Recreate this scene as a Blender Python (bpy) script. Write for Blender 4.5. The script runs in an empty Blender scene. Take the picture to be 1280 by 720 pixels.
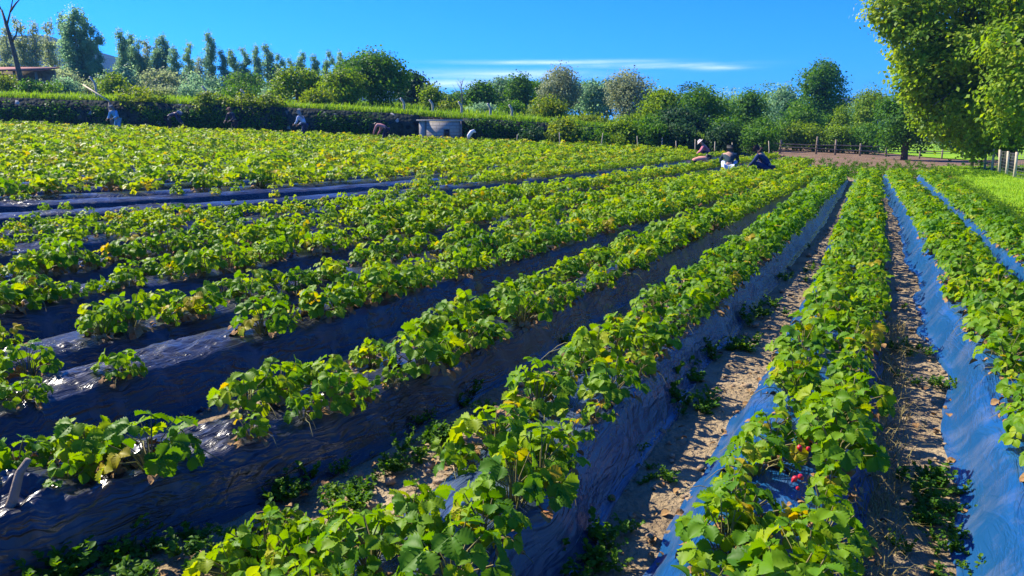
import bpy, bmesh, math, random
import numpy as np
from mathutils import Vector, Matrix

R = math.radians
rnd = random.Random(7)
rng = np.random.default_rng(11)
scene = bpy.context.scene
col = scene.collection

# ------------------------------------------------------------------ camera geometry
FPX = 950.0
PITCH = math.atan(193 / 950)
CAMH = 1.6
cP, sP = math.cos(PITCH), math.sin(PITCH)


def at(px, py, y):
    """world point seen at pixel (px, py) of the 1280x720 photo at ground distance y"""
    u = (px - 640) / FPX
    v = (360 - py) / FPX
    dy = cP + v * sP
    dz = -sP + v * cP
    t = y / dy
    return Vector((u * t, y, CAMH + dz * t))


def project(x, y, z):
    dz = z - CAMH
    d = y * cP - dz * sP
    up = y * sP + dz * cP
    d = np.maximum(d, 1e-3)
    return 640 + FPX * x / d, 360 - FPX * up / d, d


# ------------------------------------------------------------------ numpy noise
_perm = np.random.default_rng(3).random((256, 256))


def vnoise(x, y):
    x = np.asarray(x, float); y = np.asarray(y, float)
    xi = np.floor(x).astype(int); yi = np.floor(y).astype(int)
    fx = x - xi; fy = y - yi
    fx = fx * fx * (3 - 2 * fx); fy = fy * fy * (3 - 2 * fy)
    a = _perm[xi % 256, yi % 256]; b = _perm[(xi + 1) % 256, yi % 256]
    c = _perm[xi % 256, (yi + 1) % 256]; d = _perm[(xi + 1) % 256, (yi + 1) % 256]
    return ((a * (1 - fx) + b * fx) * (1 - fy) + (c * (1 - fx) + d * fx) * fy) * 2 - 1


def fbm(x, y, o=4):
    s = 0; a = 1; t = 0
    for k in range(o):
        s = s + a * vnoise(x * 2 ** k + 17.3 * k, y * 2 ** k + 9.1 * k); t += a; a *= .5
    return s / t


# ------------------------------------------------------------------ terrain
WALL_Y = 43.5


def softplus(n, k=1.2):
    n = np.asarray(n, float)
    return np.where(n > 25, n, np.log1p(np.exp(np.minimum(n, 25) * k)) / k)


def terr(x, y):
    n = -.85 * np.asarray(x, float) + .53 * np.asarray(y, float) - 4
    n = np.minimum(n, 46)
    return .042 * softplus(n)


def wall_h(x):
    return np.interp(x, [-60, -10, 2, 10, 14], [1.75, 1.7, 1.4, 1.0, 0.0])


def ground_z(x, y):
    x = np.asarray(x, float); y = np.asarray(y, float)
    z = terr(x, y)
    back = y > WALL_Y
    return z + np.where(back, wall_h(x) + np.clip((y - WALL_Y) * .02, 0, 1.0) * np.clip((14 - x) / 10, 0, 1), 0)


def gz(x, y):
    return float(ground_z(x, y))


# ------------------------------------------------------------------ object helpers
def tag(o, label=None, cat=None, group=None, kind=None):
    if label: o['label'] = label
    if cat: o['category'] = cat
    if group: o['group'] = group
    if kind: o['kind'] = kind
    return o


def link(o, parent=None):
    col.objects.link(o)
    if parent is not None: o.parent = parent
    return o


def empty(name, loc=(0, 0, 0), rz=0):
    o = bpy.data.objects.new(name, None)
    o.empty_display_size = .1
    o.location = loc; o.rotation_euler = (0, 0, rz)
    col.objects.link(o)
    return o


def mesh_np(name, V, faces, mats, midx=None, uv=None, tint=None, smooth=False):
    """faces: (M,k) int array or list of such arrays"""
    if not isinstance(faces, (list, tuple)): faces = [faces]
    faces = [np.asarray(f, np.int32) for f in faces if len(f)]
    V = np.asarray(V, np.float32)
    me = bpy.data.meshes.new(name)
    me.vertices.add(len(V)); me.vertices.foreach_set('co', V.ravel())
    li = np.concatenate([f.ravel() for f in faces])
    tot = np.concatenate([np.full(len(f), f.shape[1], np.int32) for f in faces])
    st = np.concatenate([[0], np.cumsum(tot)[:-1]]).astype(np.int32)
    me.loops.add(len(li)); me.loops.foreach_set('vertex_index', li)
    me.polygons.add(len(tot)); me.polygons.foreach_set('loop_start', st)
    if midx is not None: me.polygons.foreach_set('material_index', np.asarray(midx, np.int32))
    if smooth: me.polygons.foreach_set('use_smooth', np.ones(len(tot), bool))
    if uv is not None:
        l = me.uv_layers.new(name='UVMap')
        l.data.foreach_set('uv', np.asarray(uv, np.float32)[li].ravel())
    if tint is not None:
        a = me.attributes.new('tint', 'FLOAT', 'FACE')
        a.data.foreach_set('value', np.asarray(tint, np.float32))
    for m in (mats if isinstance(mats, (list, tuple)) else [mats]): me.materials.append(m)
    me.update(calc_edges=True)
    me.validate()
    return me


def obj(name, me, parent=None):
    return link(bpy.data.objects.new(name, me), parent)


class MB:
    """collects shapes, builds ONE mesh object"""
    def __init__(s): s.V = []; s.F4 = []; s.n = 0; s.F3 = []

    def add(s, V, F4=None, F3=None):
        V = np.asarray(V, float)
        if F4 is not None and len(F4): s.F4.append(np.asarray(F4) + s.n)
        if F3 is not None and len(F3): s.F3.append(np.asarray(F3) + s.n)
        s.V.append(V); s.n += len(V)
        return s

    def box(s, c, size, rz=0, rx=0, ry=0):
        h = np.array(size) / 2
        V = np.array([[x, y, z] for x in (-1, 1) for y in (-1, 1) for z in (-1, 1)]) * h
        M = np.array(Matrix.Rotation(rz, 3, 'Z') @ Matrix.Rotation(ry, 3, 'Y') @ Matrix.Rotation(rx, 3, 'X'))
        V = V @ M.T + np.array(c)
        F = [[0, 1, 3, 2], [4, 6, 7, 5], [0, 4, 5, 1], [2, 3, 7, 6], [0, 2, 6, 4], [1, 5, 7, 3]]
        return s.add(V, F)

    def tube(s, P, rad, sides=8, cap=True, squash=None):
        P = np.asarray(P, float); n = len(P)
        rad = np.broadcast_to(np.asarray(rad, float), (n,))
        T = np.gradient(P, axis=0); T /= np.linalg.norm(T, axis=1)[:, None] + 1e-9
        ref = np.array([0, 0, 1.]) if abs(T[0, 2]) < .9 else np.array([1., 0, 0])
        V = []
        U = np.cross(T[0], ref); U /= np.linalg.norm(U)
        for i in range(n):
            U = U - T[i] * np.dot(U, T[i]); U /= np.linalg.norm(U) + 1e-9
            W = np.cross(T[i], U)
            a = np.arange(sides) / sides * 2 * np.pi
            V.append(P[i] + rad[i] * (np.cos(a)[:, None] * U + np.sin(a)[:, None] * W))
        V = np.concatenate(V)
        F = []
        for i in range(n - 1):
            for j in range(sides):
                k = (j + 1) % sides
                F.append([i * sides + j, i * sides + k, (i + 1) * sides + k, (i + 1) * sides + j])
        F3 = []
        if cap:
            V = np.concatenate([V, P[[0, -1]]]); a, b = n * sides, n * sides + 1
            for j in range(sides):
                k = (j + 1) % sides
                F3.append([a, k, j]); F3.append([b, (n - 1) * sides + j, (n - 1) * sides + k])
        return s.add(V, F, F3)

    def build(s, name, mat, parent=None, smooth=False, midx=None):
        V = np.concatenate(s.V)
        fs = []
        if s.F4: fs.append(np.concatenate(s.F4))
        if s.F3: fs.append(np.concatenate(s.F3))
        return obj(name, mesh_np(name, V, fs, mat, smooth=smooth, midx=midx), parent)


# ------------------------------------------------------------------ materials
def newmat(name):
    m = bpy.data.materials.new(name); m.use_nodes = True
    nt = m.node_tree; nt.nodes.clear()
    out = nt.nodes.new('ShaderNodeOutputMaterial')
    return m, nt, out


def N(nt, typ, **kw):
    n = nt.nodes.new(typ)
    for k, v in kw.items():
        if k.startswith('i_'):
            n.inputs[k[2:].replace('_', ' ')].default_value = v
        else: setattr(n, k, v)
    return n


def ramp(nt, pts, interp='LINEAR'):
    r = nt.nodes.new('ShaderNodeValToRGB'); e = r.color_ramp.elements
    r.color_ramp.interpolation = interp
    e[0].position, e[0].color = pts[0][0], (*pts[0][1], 1)
    e[1].position, e[1].color = pts[-1][0], (*pts[-1][1], 1)
    for p, c in pts[1:-1]:
        x = e.new(p); x.color = (*c, 1)
    return r


def noisy(name, pts, scale=5, detail=6, rough=.8, bump=.3, bscale=None, bdist=.02, spec=.3, metal=0, distort=0, rampscale=None):
    """noise-ramp coloured principled surface with a bump"""
    m, nt, out = newmat(name); L = nt.links.new
    tc = N(nt, 'ShaderNodeTexCoord')
    n = N(nt, 'ShaderNodeTexNoise', i_Scale=scale, i_Detail=detail, i_Distortion=distort, i_Roughness=.6)
    L(tc.outputs['Object'], n.inputs['Vector'])
    r = ramp(nt, pts); L(n.outputs['Fac'], r.inputs['Fac'])
    b = N(nt, 'ShaderNodeBsdfPrincipled'); L(r.outputs['Color'], b.inputs['Base Color'])
    b.inputs['Roughness'].default_value = rough; b.inputs['Specular IOR Level'].default_value = spec
    b.inputs['Metallic'].default_value = metal
    if bump:
        n2 = N(nt, 'ShaderNodeTexNoise', i_Scale=bscale or scale * 4, i_Detail=8)
        L(tc.outputs['Object'], n2.inputs['Vector'])
        bm = N(nt, 'ShaderNodeBump', i_Strength=bump, i_Distance=bdist)
        L(n2.outputs['Fac'], bm.inputs['Height']); L(bm.outputs['Normal'], b.inputs['Normal'])
    L(b.outputs[0], out.inputs[0])
    return m


def plain(name, c, rough=.7, var=.25, scale=6):
    lo = tuple(x * (1 - var) for x in c); hi = tuple(min(1, x * (1 + var)) for x in c)
    return noisy(name, [(.3, lo), (.7, hi)], scale=scale, rough=rough, bump=.15)


def leafmat(name, pts, trans=.4, rough=.55, spec=.15, tboost=1.3):
    """foliage: tint attribute picks the hue of each leaf; light also passes through the blade"""
    m, nt, out = newmat(name); L = nt.links.new
    a = N(nt, 'ShaderNodeAttribute', attribute_name='tint')
    r = ramp(nt, pts); L(a.outputs['Fac'], r.inputs['Fac'])
    b = N(nt, 'ShaderNodeBsdfPrincipled'); L(r.outputs['Color'], b.inputs['Base Color'])
    b.inputs['Roughness'].default_value = rough; b.inputs['Specular IOR Level'].default_value = spec
    t = N(nt, 'ShaderNodeBsdfTranslucent')
    hs = N(nt, 'ShaderNodeHueSaturation', i_Hue=.485, i_Saturation=1.1, i_Value=tboost)
    L(r.outputs['Color'], hs.inputs['Color']); L(hs.outputs[0], t.inputs['Color'])
    mx = N(nt, 'ShaderNodeMixShader', i_Fac=trans)
    L(b.outputs[0], mx.inputs[1]); L(t.outputs[0], mx.inputs[2]); L(mx.outputs[0], out.inputs[0])
    return m


def filmmat(name, c, dust_sheen=.25, rough=.26, spec=.7, topsheen=.3, crumple=1.0):
    """thin agricultural plastic film: glossy, finely wrinkled along its length, dusty in patches, top painted paler as sunlit"""
    m, nt, out = newmat(name); L = nt.links.new
    uv = N(nt, 'ShaderNodeUVMap')
    mp = N(nt, 'ShaderNodeMapping'); mp.inputs['Rotation'].default_value = (0, 0, .35)
    mp.inputs['Scale'].default_value = (34, 3.0, 1); L(uv.outputs[0], mp.inputs[0])
    w = N(nt, 'ShaderNodeTexNoise', i_Scale=1, i_Detail=5, i_Distortion=.6); L(mp.outputs[0], w.inputs['Vector'])
    mp2 = N(nt, 'ShaderNodeMapping'); mp2.inputs['Rotation'].default_value = (0, 0, -.25)
    mp2.inputs['Scale'].default_value = (9, 2.2, 1); L(uv.outputs[0], mp2.inputs[0])
    w2 = N(nt, 'ShaderNodeTexNoise', i_Scale=1, i_Detail=3, i_Distortion=1.2); L(mp2.outputs[0], w2.inputs['Vector'])
    def ridge(sock):      # sharp creases where the noise crosses its middle
        q1 = N(nt, 'ShaderNodeMath', operation='SUBTRACT'); q1.inputs[1].default_value = .5; L(sock, q1.inputs[0])
        q2 = N(nt, 'ShaderNodeMath', operation='ABSOLUTE'); L(q1.outputs[0], q2.inputs[0])
        q3 = N(nt, 'ShaderNodeMapRange', interpolation_type='SMOOTHSTEP'); q3.inputs['From Max'].default_value = .09; q3.inputs['To Min'].default_value = 1; q3.inputs['To Max'].default_value = 0
        L(q2.outputs[0], q3.inputs[0]); return q3.outputs[0]
    pn = N(nt, 'ShaderNodeTexNoise', i_Scale=1.6, i_Detail=2); L(uv.outputs[0], pn.inputs['Vector'])
    pr = ramp(nt, [(.42, (0, 0, 0)), (.62, (1, 1, 1))]); L(pn.outputs['Fac'], pr.inputs['Fac'])
    m1 = N(nt, 'ShaderNodeMath', operation='MULTIPLY'); L(ridge(w.outputs['Fac']), m1.inputs[0]); L(pr.outputs['Color'], m1.inputs[1])
    add = N(nt, 'ShaderNodeMath', operation='ADD'); L(m1.outputs[0], add.inputs[0]); L(ridge(w2.outputs['Fac']), add.inputs[1])
    # crumpled facets: cells of warped Voronoi cones at two sizes
    wn = N(nt, 'ShaderNodeTexNoise', i_Scale=5, i_Detail=3); L(uv.outputs[0], wn.inputs['Vector'])
    wm = N(nt, 'ShaderNodeMix', data_type='RGBA', blend_type='ADD'); wm.inputs['Factor'].default_value = .16
    L(uv.outputs[0], wm.inputs['A']); L(wn.outputs['Color'], wm.inputs['B'])
    su0 = N(nt, 'ShaderNodeSeparateXYZ'); L(uv.outputs[0], su0.inputs[0])
    ab0 = N(nt, 'ShaderNodeMath', operation='ABSOLUTE'); L(su0.outputs['X'], ab0.inputs[0])
    tp0 = N(nt, 'ShaderNodeMapRange'); tp0.inputs['From Min'].default_value = .22; tp0.inputs['From Max'].default_value = .40; tp0.inputs['To Min'].default_value = 1; tp0.inputs['To Max'].default_value = .12
    L(ab0.outputs[0], tp0.inputs['Value'])
    crm = N(nt, 'ShaderNodeMath', operation='MULTIPLY'); L(pr.outputs['Color'], crm.inputs[0]); L(tp0.outputs[0], crm.inputs[1])
    fl = N(nt, 'ShaderNodeMath', operation='MULTIPLY_ADD'); fl.inputs[1].default_value = .6; fl.inputs[2].default_value = .25; L(tp0.outputs[0], fl.inputs[0])
    ad2 = N(nt, 'ShaderNodeMath', operation='MULTIPLY'); L(add.outputs[0], ad2.inputs[0]); L(fl.outputs[0], ad2.inputs[1])
    acc = ad2.outputs[0]
    for sc_, am in ((8, 1.6), (21, .6)):
        vo = N(nt, 'ShaderNodeTexVoronoi', i_Scale=sc_); L(wm.outputs['Result'], vo.inputs['Vector'])
        v1 = N(nt, 'ShaderNodeMath', operation='MULTIPLY'); L(vo.outputs['Distance'], v1.inputs[0]); L(crm.outputs[0], v1.inputs[1])
        v2 = N(nt, 'ShaderNodeMath', operation='MULTIPLY_ADD'); v2.inputs[1].default_value = am * crumple; L(v1.outputs[0], v2.inputs[0]); L(acc, v2.inputs[2]); acc = v2.outputs[0]
    bm = N(nt, 'ShaderNodeBump', i_Strength=.5, i_Distance=.016); L(acc, bm.inputs['Height'])
    d = N(nt, 'ShaderNodeTexNoise', i_Scale=3.5, i_Detail=8, i_Roughness=.7); L(uv.outputs[0], d.inputs['Vector'])
    dr = ramp(nt, [(.50, (0, 0, 0)), (.78, (1, 1, 1))]); L(d.outputs['Fac'], dr.inputs['Fac'])
    dm = N(nt, 'ShaderNodeMath', operation='MULTIPLY'); dm.inputs[1].default_value = dust_sheen; 
    su = N(nt, 'ShaderNodeSeparateXYZ'); L(uv.outputs[0], su.inputs[0])
    ab = N(nt, 'ShaderNodeMath', operation='ABSOLUTE'); L(su.outputs['X'], ab.inputs[0])
    tp = N(nt, 'ShaderNodeMapRange'); tp.inputs['From Min'].default_value = .14; tp.inputs['From Max'].default_value = .42; tp.inputs['To Min'].default_value = topsheen; tp.inputs['To Max'].default_value = .0  # dusty film top, with sunlit silver also painted into its colour
    L(ab.outputs[0], tp.inputs['Value'])
    mxm = N(nt, 'ShaderNodeMath', operation='MAXIMUM'); L(dr.outputs['Color'], mxm.inputs[0]); L(tp.outputs[0], mxm.inputs[1]); L(mxm.outputs[0], dm.inputs[0])
    mx = N(nt, 'ShaderNodeMix', data_type='RGBA'); mx.inputs['A'].default_value = (*c, 1)
    mx.inputs['B'].default_value = (.30, .27, .25, 1); L(dm.outputs[0], mx.inputs['Factor'])
    b = N(nt, 'ShaderNodeBsdfPrincipled'); L(mx.outputs['Result'], b.inputs['Base Color'])
    ra = N(nt, 'ShaderNodeMath', operation='MULTIPLY_ADD'); ra.inputs[1].default_value = .25; ra.inputs[2].default_value = rough
    L(dm.outputs[0], ra.inputs[0]); L(ra.outputs[0], b.inputs['Roughness'])
    b.inputs['Specular IOR Level'].default_value = spec
    L(bm.outputs['Normal'], b.inputs['Normal']); L(b.outputs[0], out.inputs[0])
    return m


M = {}
M['leaf'] = leafmat('strawberry_leaf', [(0, (.035, .12, .004)), (.35, (.095, .235, .005)), (.65, (.21, .34, .006)), (.9, (.34, .39, .008)), (1, (.42, .33, .015))], trans=.44, tboost=1.5, spec=.2, rough=.5)
M['stem'] = noisy('strawberry_stalk', [(.3, (.13, .16, .03)), (.7, (.22, .15, .06))], scale=20, rough=.6, bump=0)
M['dead'] = noisy('withered_leaf', [(.3, (.16, .07, .03)), (.55, (.28, .17, .06)), (.75, (.35, .10, .03))], scale=25, rough=.85, bump=.3)
M['berry'] = noisy('red_berry', [(.3, (.45, .01, .02)), (.7, (.6, .02, .03))], scale=30, rough=.35, bump=.6, bscale=350, bdist=.002, spec=.5)
M['soil'] = noisy('dry_soil', [(.25, (.17, .12, .068)), (.5, (.29, .22, .125)), (.75, (.40, .315, .19))], scale=2.6, detail=12, rough=.95, bump=1.0, bscale=28, bdist=.05, spec=.1)
M['tilled'] = noisy('tilled_soil', [(.3, (.12, .075, .045)), (.55, (.20, .13, .08)), (.75, (.27, .19, .11))], scale=1.2, detail=12, rough=.95, bump=1.0, bscale=10, bdist=.08, spec=.1)
M['clod'] = noisy('soil_clod', [(.3, (.22, .15, .085)), (.7, (.42, .31, .19))], scale=9, rough=.95, bump=.6, bscale=60, spec=.1)
M['turf'] = noisy('rough_turf', [(.3, (.05, .09, .015)), (.5, (.09, .14, .02)), (.7, (.17, .17, .05))], scale=1.2, detail=10, rough=.9, bump=1, bscale=14, bdist=.1, spec=.1)
M['lawn'] = noisy('mown_lawn', [(.3, (.15, .31, .010)), (.55, (.22, .39, .012)), (.75, (.30, .42, .02))], scale=.9, detail=10, rough=.9, bump=.8, bscale=30, bdist=.05, spec=.1)
M['blade'] = leafmat('grass_blade', [(0, (.10, .23, .01)), (.5, (.20, .38, .012)), (1, (.34, .44, .03))], trans=.45)
M['weed'] = leafmat('weed_leaf', [(0, (.035, .11, .012)), (.6, (.08, .20, .015)), (1, (.16, .27, .02))], trans=.45)
M['straw'] = leafmat('dry_straw', [(0, (.20, .16, .05)), (1, (.38, .32, .12))], trans=.3)
M['film_sky_tint'] = filmmat('sky_tinted_mulch_film', (.006, .06, .165), dust_sheen=.25, rough=.3, spec=.5, topsheen=.0, crumple=.18)  # sky reflection on these beds put into the base colour as blue
M['film_dark'] = filmmat('black_mulch_film', (.013, .016, .019), dust_sheen=.35, rough=.27, spec=.6, topsheen=.14)
M['film_mid'] = filmmat('part_sky_tinted_mulch_film', (.022, .05, .10), dust_sheen=.35, rough=.25, spec=.6, topsheen=.2, crumple=.6)  # base colour carries part of the same painted sky reflection
M['bark'] = noisy('bark', [(.3, (.06, .045, .03)), (.7, (.17, .13, .09))], scale=5, rough=.9, bump=.9, bscale=18, bdist=.05)
M['palebark'] = noisy('pale_bark', [(.3, (.16, .14, .11)), (.7, (.32, .29, .24))], scale=5, rough=.9, bump=.7, bscale=18)
M['postwood'] = noisy('pale_post_wood', [(.3, (.38, .30, .18)), (.7, (.58, .50, .34))], scale=4, rough=.8, bump=.4, bscale=30)
M['oldwood'] = noisy('grey_old_wood', [(.3, (.13, .10, .075)), (.7, (.30, .24, .18))], scale=6, rough=.85, bump=.6, bscale=30)
M['concrete'] = noisy('concrete', [(.3, (.30, .29, .27)), (.7, (.45, .44, .41))], scale=3, rough=.9, bump=.4, bscale=25)
M['wire'] = plain('wire', (.12, .12, .12), .5)


def stonemat(name, scale, c1, c2, mortar, brick=False):
    m, nt, out = newmat(name); L = nt.links.new
    tc = N(nt, 'ShaderNodeTexCoord')
    b = N(nt, 'ShaderNodeBsdfPrincipled', i_Roughness=.9)
    b.inputs['Specular IOR Level'].default_value = .15
    bm = N(nt, 'ShaderNodeBump', i_Strength=.8, i_Distance=.05)
    if brick:
        mp = N(nt, 'ShaderNodeMapping'); mp.inputs['Rotation'].default_value = (R(90), 0, 0)
        L(tc.outputs['Object'], mp.inputs[0])
        t = N(nt, 'ShaderNodeTexBrick', i_Scale=scale)
        t.inputs['Color1'].default_value = (*c1, 1); t.inputs['Color2'].default_value = (*c2, 1); t.inputs['Mortar'].default_value = (*mortar, 1)
        t.inputs['Mortar Size'].default_value = .03; t.inputs['Brick Width'].default_value = .8; t.inputs['Row Height'].default_value = .4
        L(mp.outputs[0], t.inputs['Vector']); L(t.outputs['Color'], b.inputs['Base Color'])
        L(t.outputs['Fac'], bm.inputs['Height']); bm.invert = True
    else:
        v = N(nt, 'ShaderNodeTexVoronoi', i_Scale=scale); L(tc.outputs['Object'], v.inputs['Vector'])
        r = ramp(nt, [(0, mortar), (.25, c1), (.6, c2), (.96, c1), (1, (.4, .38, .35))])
        sx = N(nt, 'ShaderNodeSeparateColor'); L(v.outputs['Color'], sx.inputs[0]); L(sx.outputs[0], r.inputs['Fac'])
        L(r.outputs['Color'], b.inputs['Base Color']); L(v.outputs['Distance'], bm.inputs['Height']); bm.invert = True
    L(bm.outputs[0], b.inputs['Normal']); L(b.outputs[0], out.inputs[0])
    return m


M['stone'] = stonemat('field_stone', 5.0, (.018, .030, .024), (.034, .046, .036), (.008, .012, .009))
M['block'] = stonemat('grey_block', 2.2, (.40, .36, .30), (.35, .32, .27), (.26, .24, .21), True)
M['hill'] = noisy('hill_scrub', [(.3, (.008, .018, .018)), (.5, (.013, .026, .022)), (.7, (.03, .038, .03))], scale=.02, detail=10, rough=1, bump=.6, bscale=.08, bdist=6, spec=0)
M['rooftile'] = noisy('red_roof', [(.3, (.22, .07, .05)), (.7, (.35, .13, .09))], scale=4, rough=.85)
M['sack'] = plain('white_sack', (.7, .7, .72), .5)

# ------------------------------------------------------------------ sheet of ground
def build_ground():
    def axis(parts):
        out = []
        for a, b, st in parts: out.append(np.arange(a, b, st))
        return np.concatenate(out)
    xs = np.concatenate([-np.geomspace(2600, 46, 26)[:-1], axis([(-46, -8, 1.0), (-8, -3, .16), (-3, 6, .05), (6, 16, .16), (16, 46, 1.0)]), np.geomspace(46, 2600, 26)])
    ys = np.concatenate([[-60, -20, -6, -3, -1], axis([(0, 1.6, .2), (1.6, 7, .05), (7, 16, .12), (16, WALL_Y - .1, .6)]), [WALL_Y - .06, WALL_Y + .16], axis([(WALL_Y + 1, 90, 2.5)]), np.geomspace(92, 3200, 26)])
    X, Y = np.meshgrid(xs, ys)
    Z = ground_z(X, Y)
    near = (Y < WALL_Y - .2)
    amp = np.where(near, 1, 0) * np.clip(1.2 - Y / 40, .1, 1)
    Z = Z + amp * (.022 * fbm(X * 1.3, Y * 1.3, 3) + .020 * np.abs(fbm(X * 6, Y * 6, 3)) + .012 * fbm(X * 15, Y * 15, 2)) - .02
    far = np.clip((np.hypot(X, Y) - 90) / 300, 0, 1)
    Z = Z * (1 - far) + far * (-.5)
    nx, ny = len(xs), len(ys)
    V = np.stack([X.ravel(), Y.ravel(), Z.ravel()], 1)
    i = np.arange((nx - 1) * (ny - 1)); r = i // (nx - 1); c = i % (nx - 1)
    F = np.stack([r * nx + c, r * nx + c + 1, (r + 1) * nx + c + 1, (r + 1) * nx + c], 1)
    cx = (xs[c] + xs[c + 1]) / 2; cy = (ys[r] + ys[r + 1]) / 2
    green = (cy > WALL_Y + .1) & (cx < 13) | (cy > 64) | (np.abs(cx) > 46)
    me = mesh_np('ground', V, F, [M['soil'], M['turf'], M['tilled']], midx=np.where(green, 1, np.where(cy > 28.2, 2, 0)), smooth=True)
    o = obj('ground', me); tag(o, kind='structure')


build_ground()


def sheet(name, poly_fn, x0, x1, y0, y1, st, lift, mat, kind='structure'):
    xs = np.arange(x0, x1, st); ys = np.arange(y0, y1, st)
    X, Y = np.meshgrid(xs, ys); keep = poly_fn(X, Y)
    Z = ground_z(X, Y) + lift + .03 * fbm(X * .7, Y * .7, 3)
    nx = len(xs); r, c = np.nonzero(keep[:-1, :-1] & keep[1:, :-1] & keep[:-1, 1:] & keep[1:, 1:])
    F = np.stack([r * nx + c, r * nx + c + 1, (r + 1) * nx + c + 1, (r + 1) * nx + c], 1)
    o = obj(name, mesh_np(name, np.stack([X.ravel(), Y.ravel(), Z.ravel()], 1), F, mat, smooth=True))
    return tag(o, kind=kind)


# bed A (beside the lawn) runs along this line
def ax_of(y): return 6.12 + (y - 8.86) * .469


def lawn_mask(X, Y):
    e = .35 * fbm(X * .6 + 3, Y * .6, 3)
    return (X > ax_of(Y) + .95 + e) & (Y < 35.5 + .30 * (X - 15) + 2 * e) & (Y > 3)


sheet('lawn', lawn_mask, 4, 60, 3, 44, .3, .045, M['lawn'])


def far_lawn_mask(X, Y):
    e = 1.2 * fbm(X * .3 + 3, Y * .3, 3)
    return (Y > 47 + e) & (X > 28 + e)


sheet('far_lawn', far_lawn_mask, 20, 110, 40, 110, .8, .03, M['lawn'])

# ------------------------------------------------------------------ hills (far ridge lines with real distance and depth)
def hill(name, prof, dist, depth):
    px = np.array([p[0] for p in prof], float); py = np.array([p[1] for p in prof], float)
    pts = [at(a, b, dist) for a, b in prof]
    X0 = np.array([p.x for p in pts]); Z0 = np.array([p.z for p in pts])
    n = 90; xs = np.linspace(X0[0], X0[-1], n); zs = np.interp(xs, X0, Z0)
    k = 26; ts = np.linspace(-1, 1, k)
    V = []
    for t in ts:
        fall = np.cos(t * np.pi / 2) ** 1.3 if abs(t) < 1 else 0
        y = dist + t * depth
        nz = fbm(xs / 60 + 5, np.full(n, y / 60), 5)
        V.append(np.stack([xs * (1 + .25 * t * 0), np.full(n, y), zs * fall * (1 + .10 * nz * (1 - abs(t))) - 2], 1))
    V = np.concatenate(V)
    i = np.arange((n - 1) * (k - 1)); r = i // (n - 1); c = i % (n - 1)
    F = np.stack([r * n + c, r * n + c + 1, (r + 1) * n + c + 1, (r + 1) * n + c], 1)
    tag(obj(name, mesh_np(name, V, F, M['hill'], smooth=True)), kind='structure')


hill('hill', [(-420, 165), (-260, 120), (-100, 66), (20, 50), (62, 46), (92, 53), (120, 61), (150, 70), (190, 86), (250, 110), (330, 150), (360, 167)], 700, 330)
hill('hill', [(330, 165), (400, 130), (445, 100), (480, 88), (512, 93), (540, 108), (570, 121), (620, 140), (670, 158), (700, 167)], 620, 260)
hill('hill', [(860, 167), (930, 150), (1000, 132), (1060, 119), (1115, 119), (1180, 114), (1300, 112), (1420, 135), (1560, 166)], 900, 380)

# ------------------------------------------------------------------ beds
def poly(pts, st):
    """resample a polyline (with smoothing) at about st metres"""
    P = np.array(pts, float)
    d = np.concatenate([[0], np.cumsum(np.linalg.norm(np.diff(P, axis=0), axis=1))])
    s = np.linspace(0, d[-1], max(4, int(d[-1] / .25)))
    x = np.interp(s, d, P[:, 0]); y = np.interp(s, d, P[:, 1])
    for _ in range(10):
        x[1:-1] = .25 * x[:-2] + .5 * x[1:-1] + .25 * x[2:]
        y[1:-1] = .25 * y[:-2] + .5 * y[1:-1] + .25 * y[2:]
    d = np.concatenate([[0], np.cumsum(np.hypot(np.diff(x), np.diff(y)))])
    s2 = [0]
    while s2[-1] < d[-1]:
        yy = np.interp(s2[-1], d, y)
        s2.append(s2[-1] + st(yy))
    s2 = np.array(s2)
    return np.interp(s2, d, x), np.interp(s2, d, y), s2


def clipx(y):
    return 12.3 + max(0, (y - 27)) * .09


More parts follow.
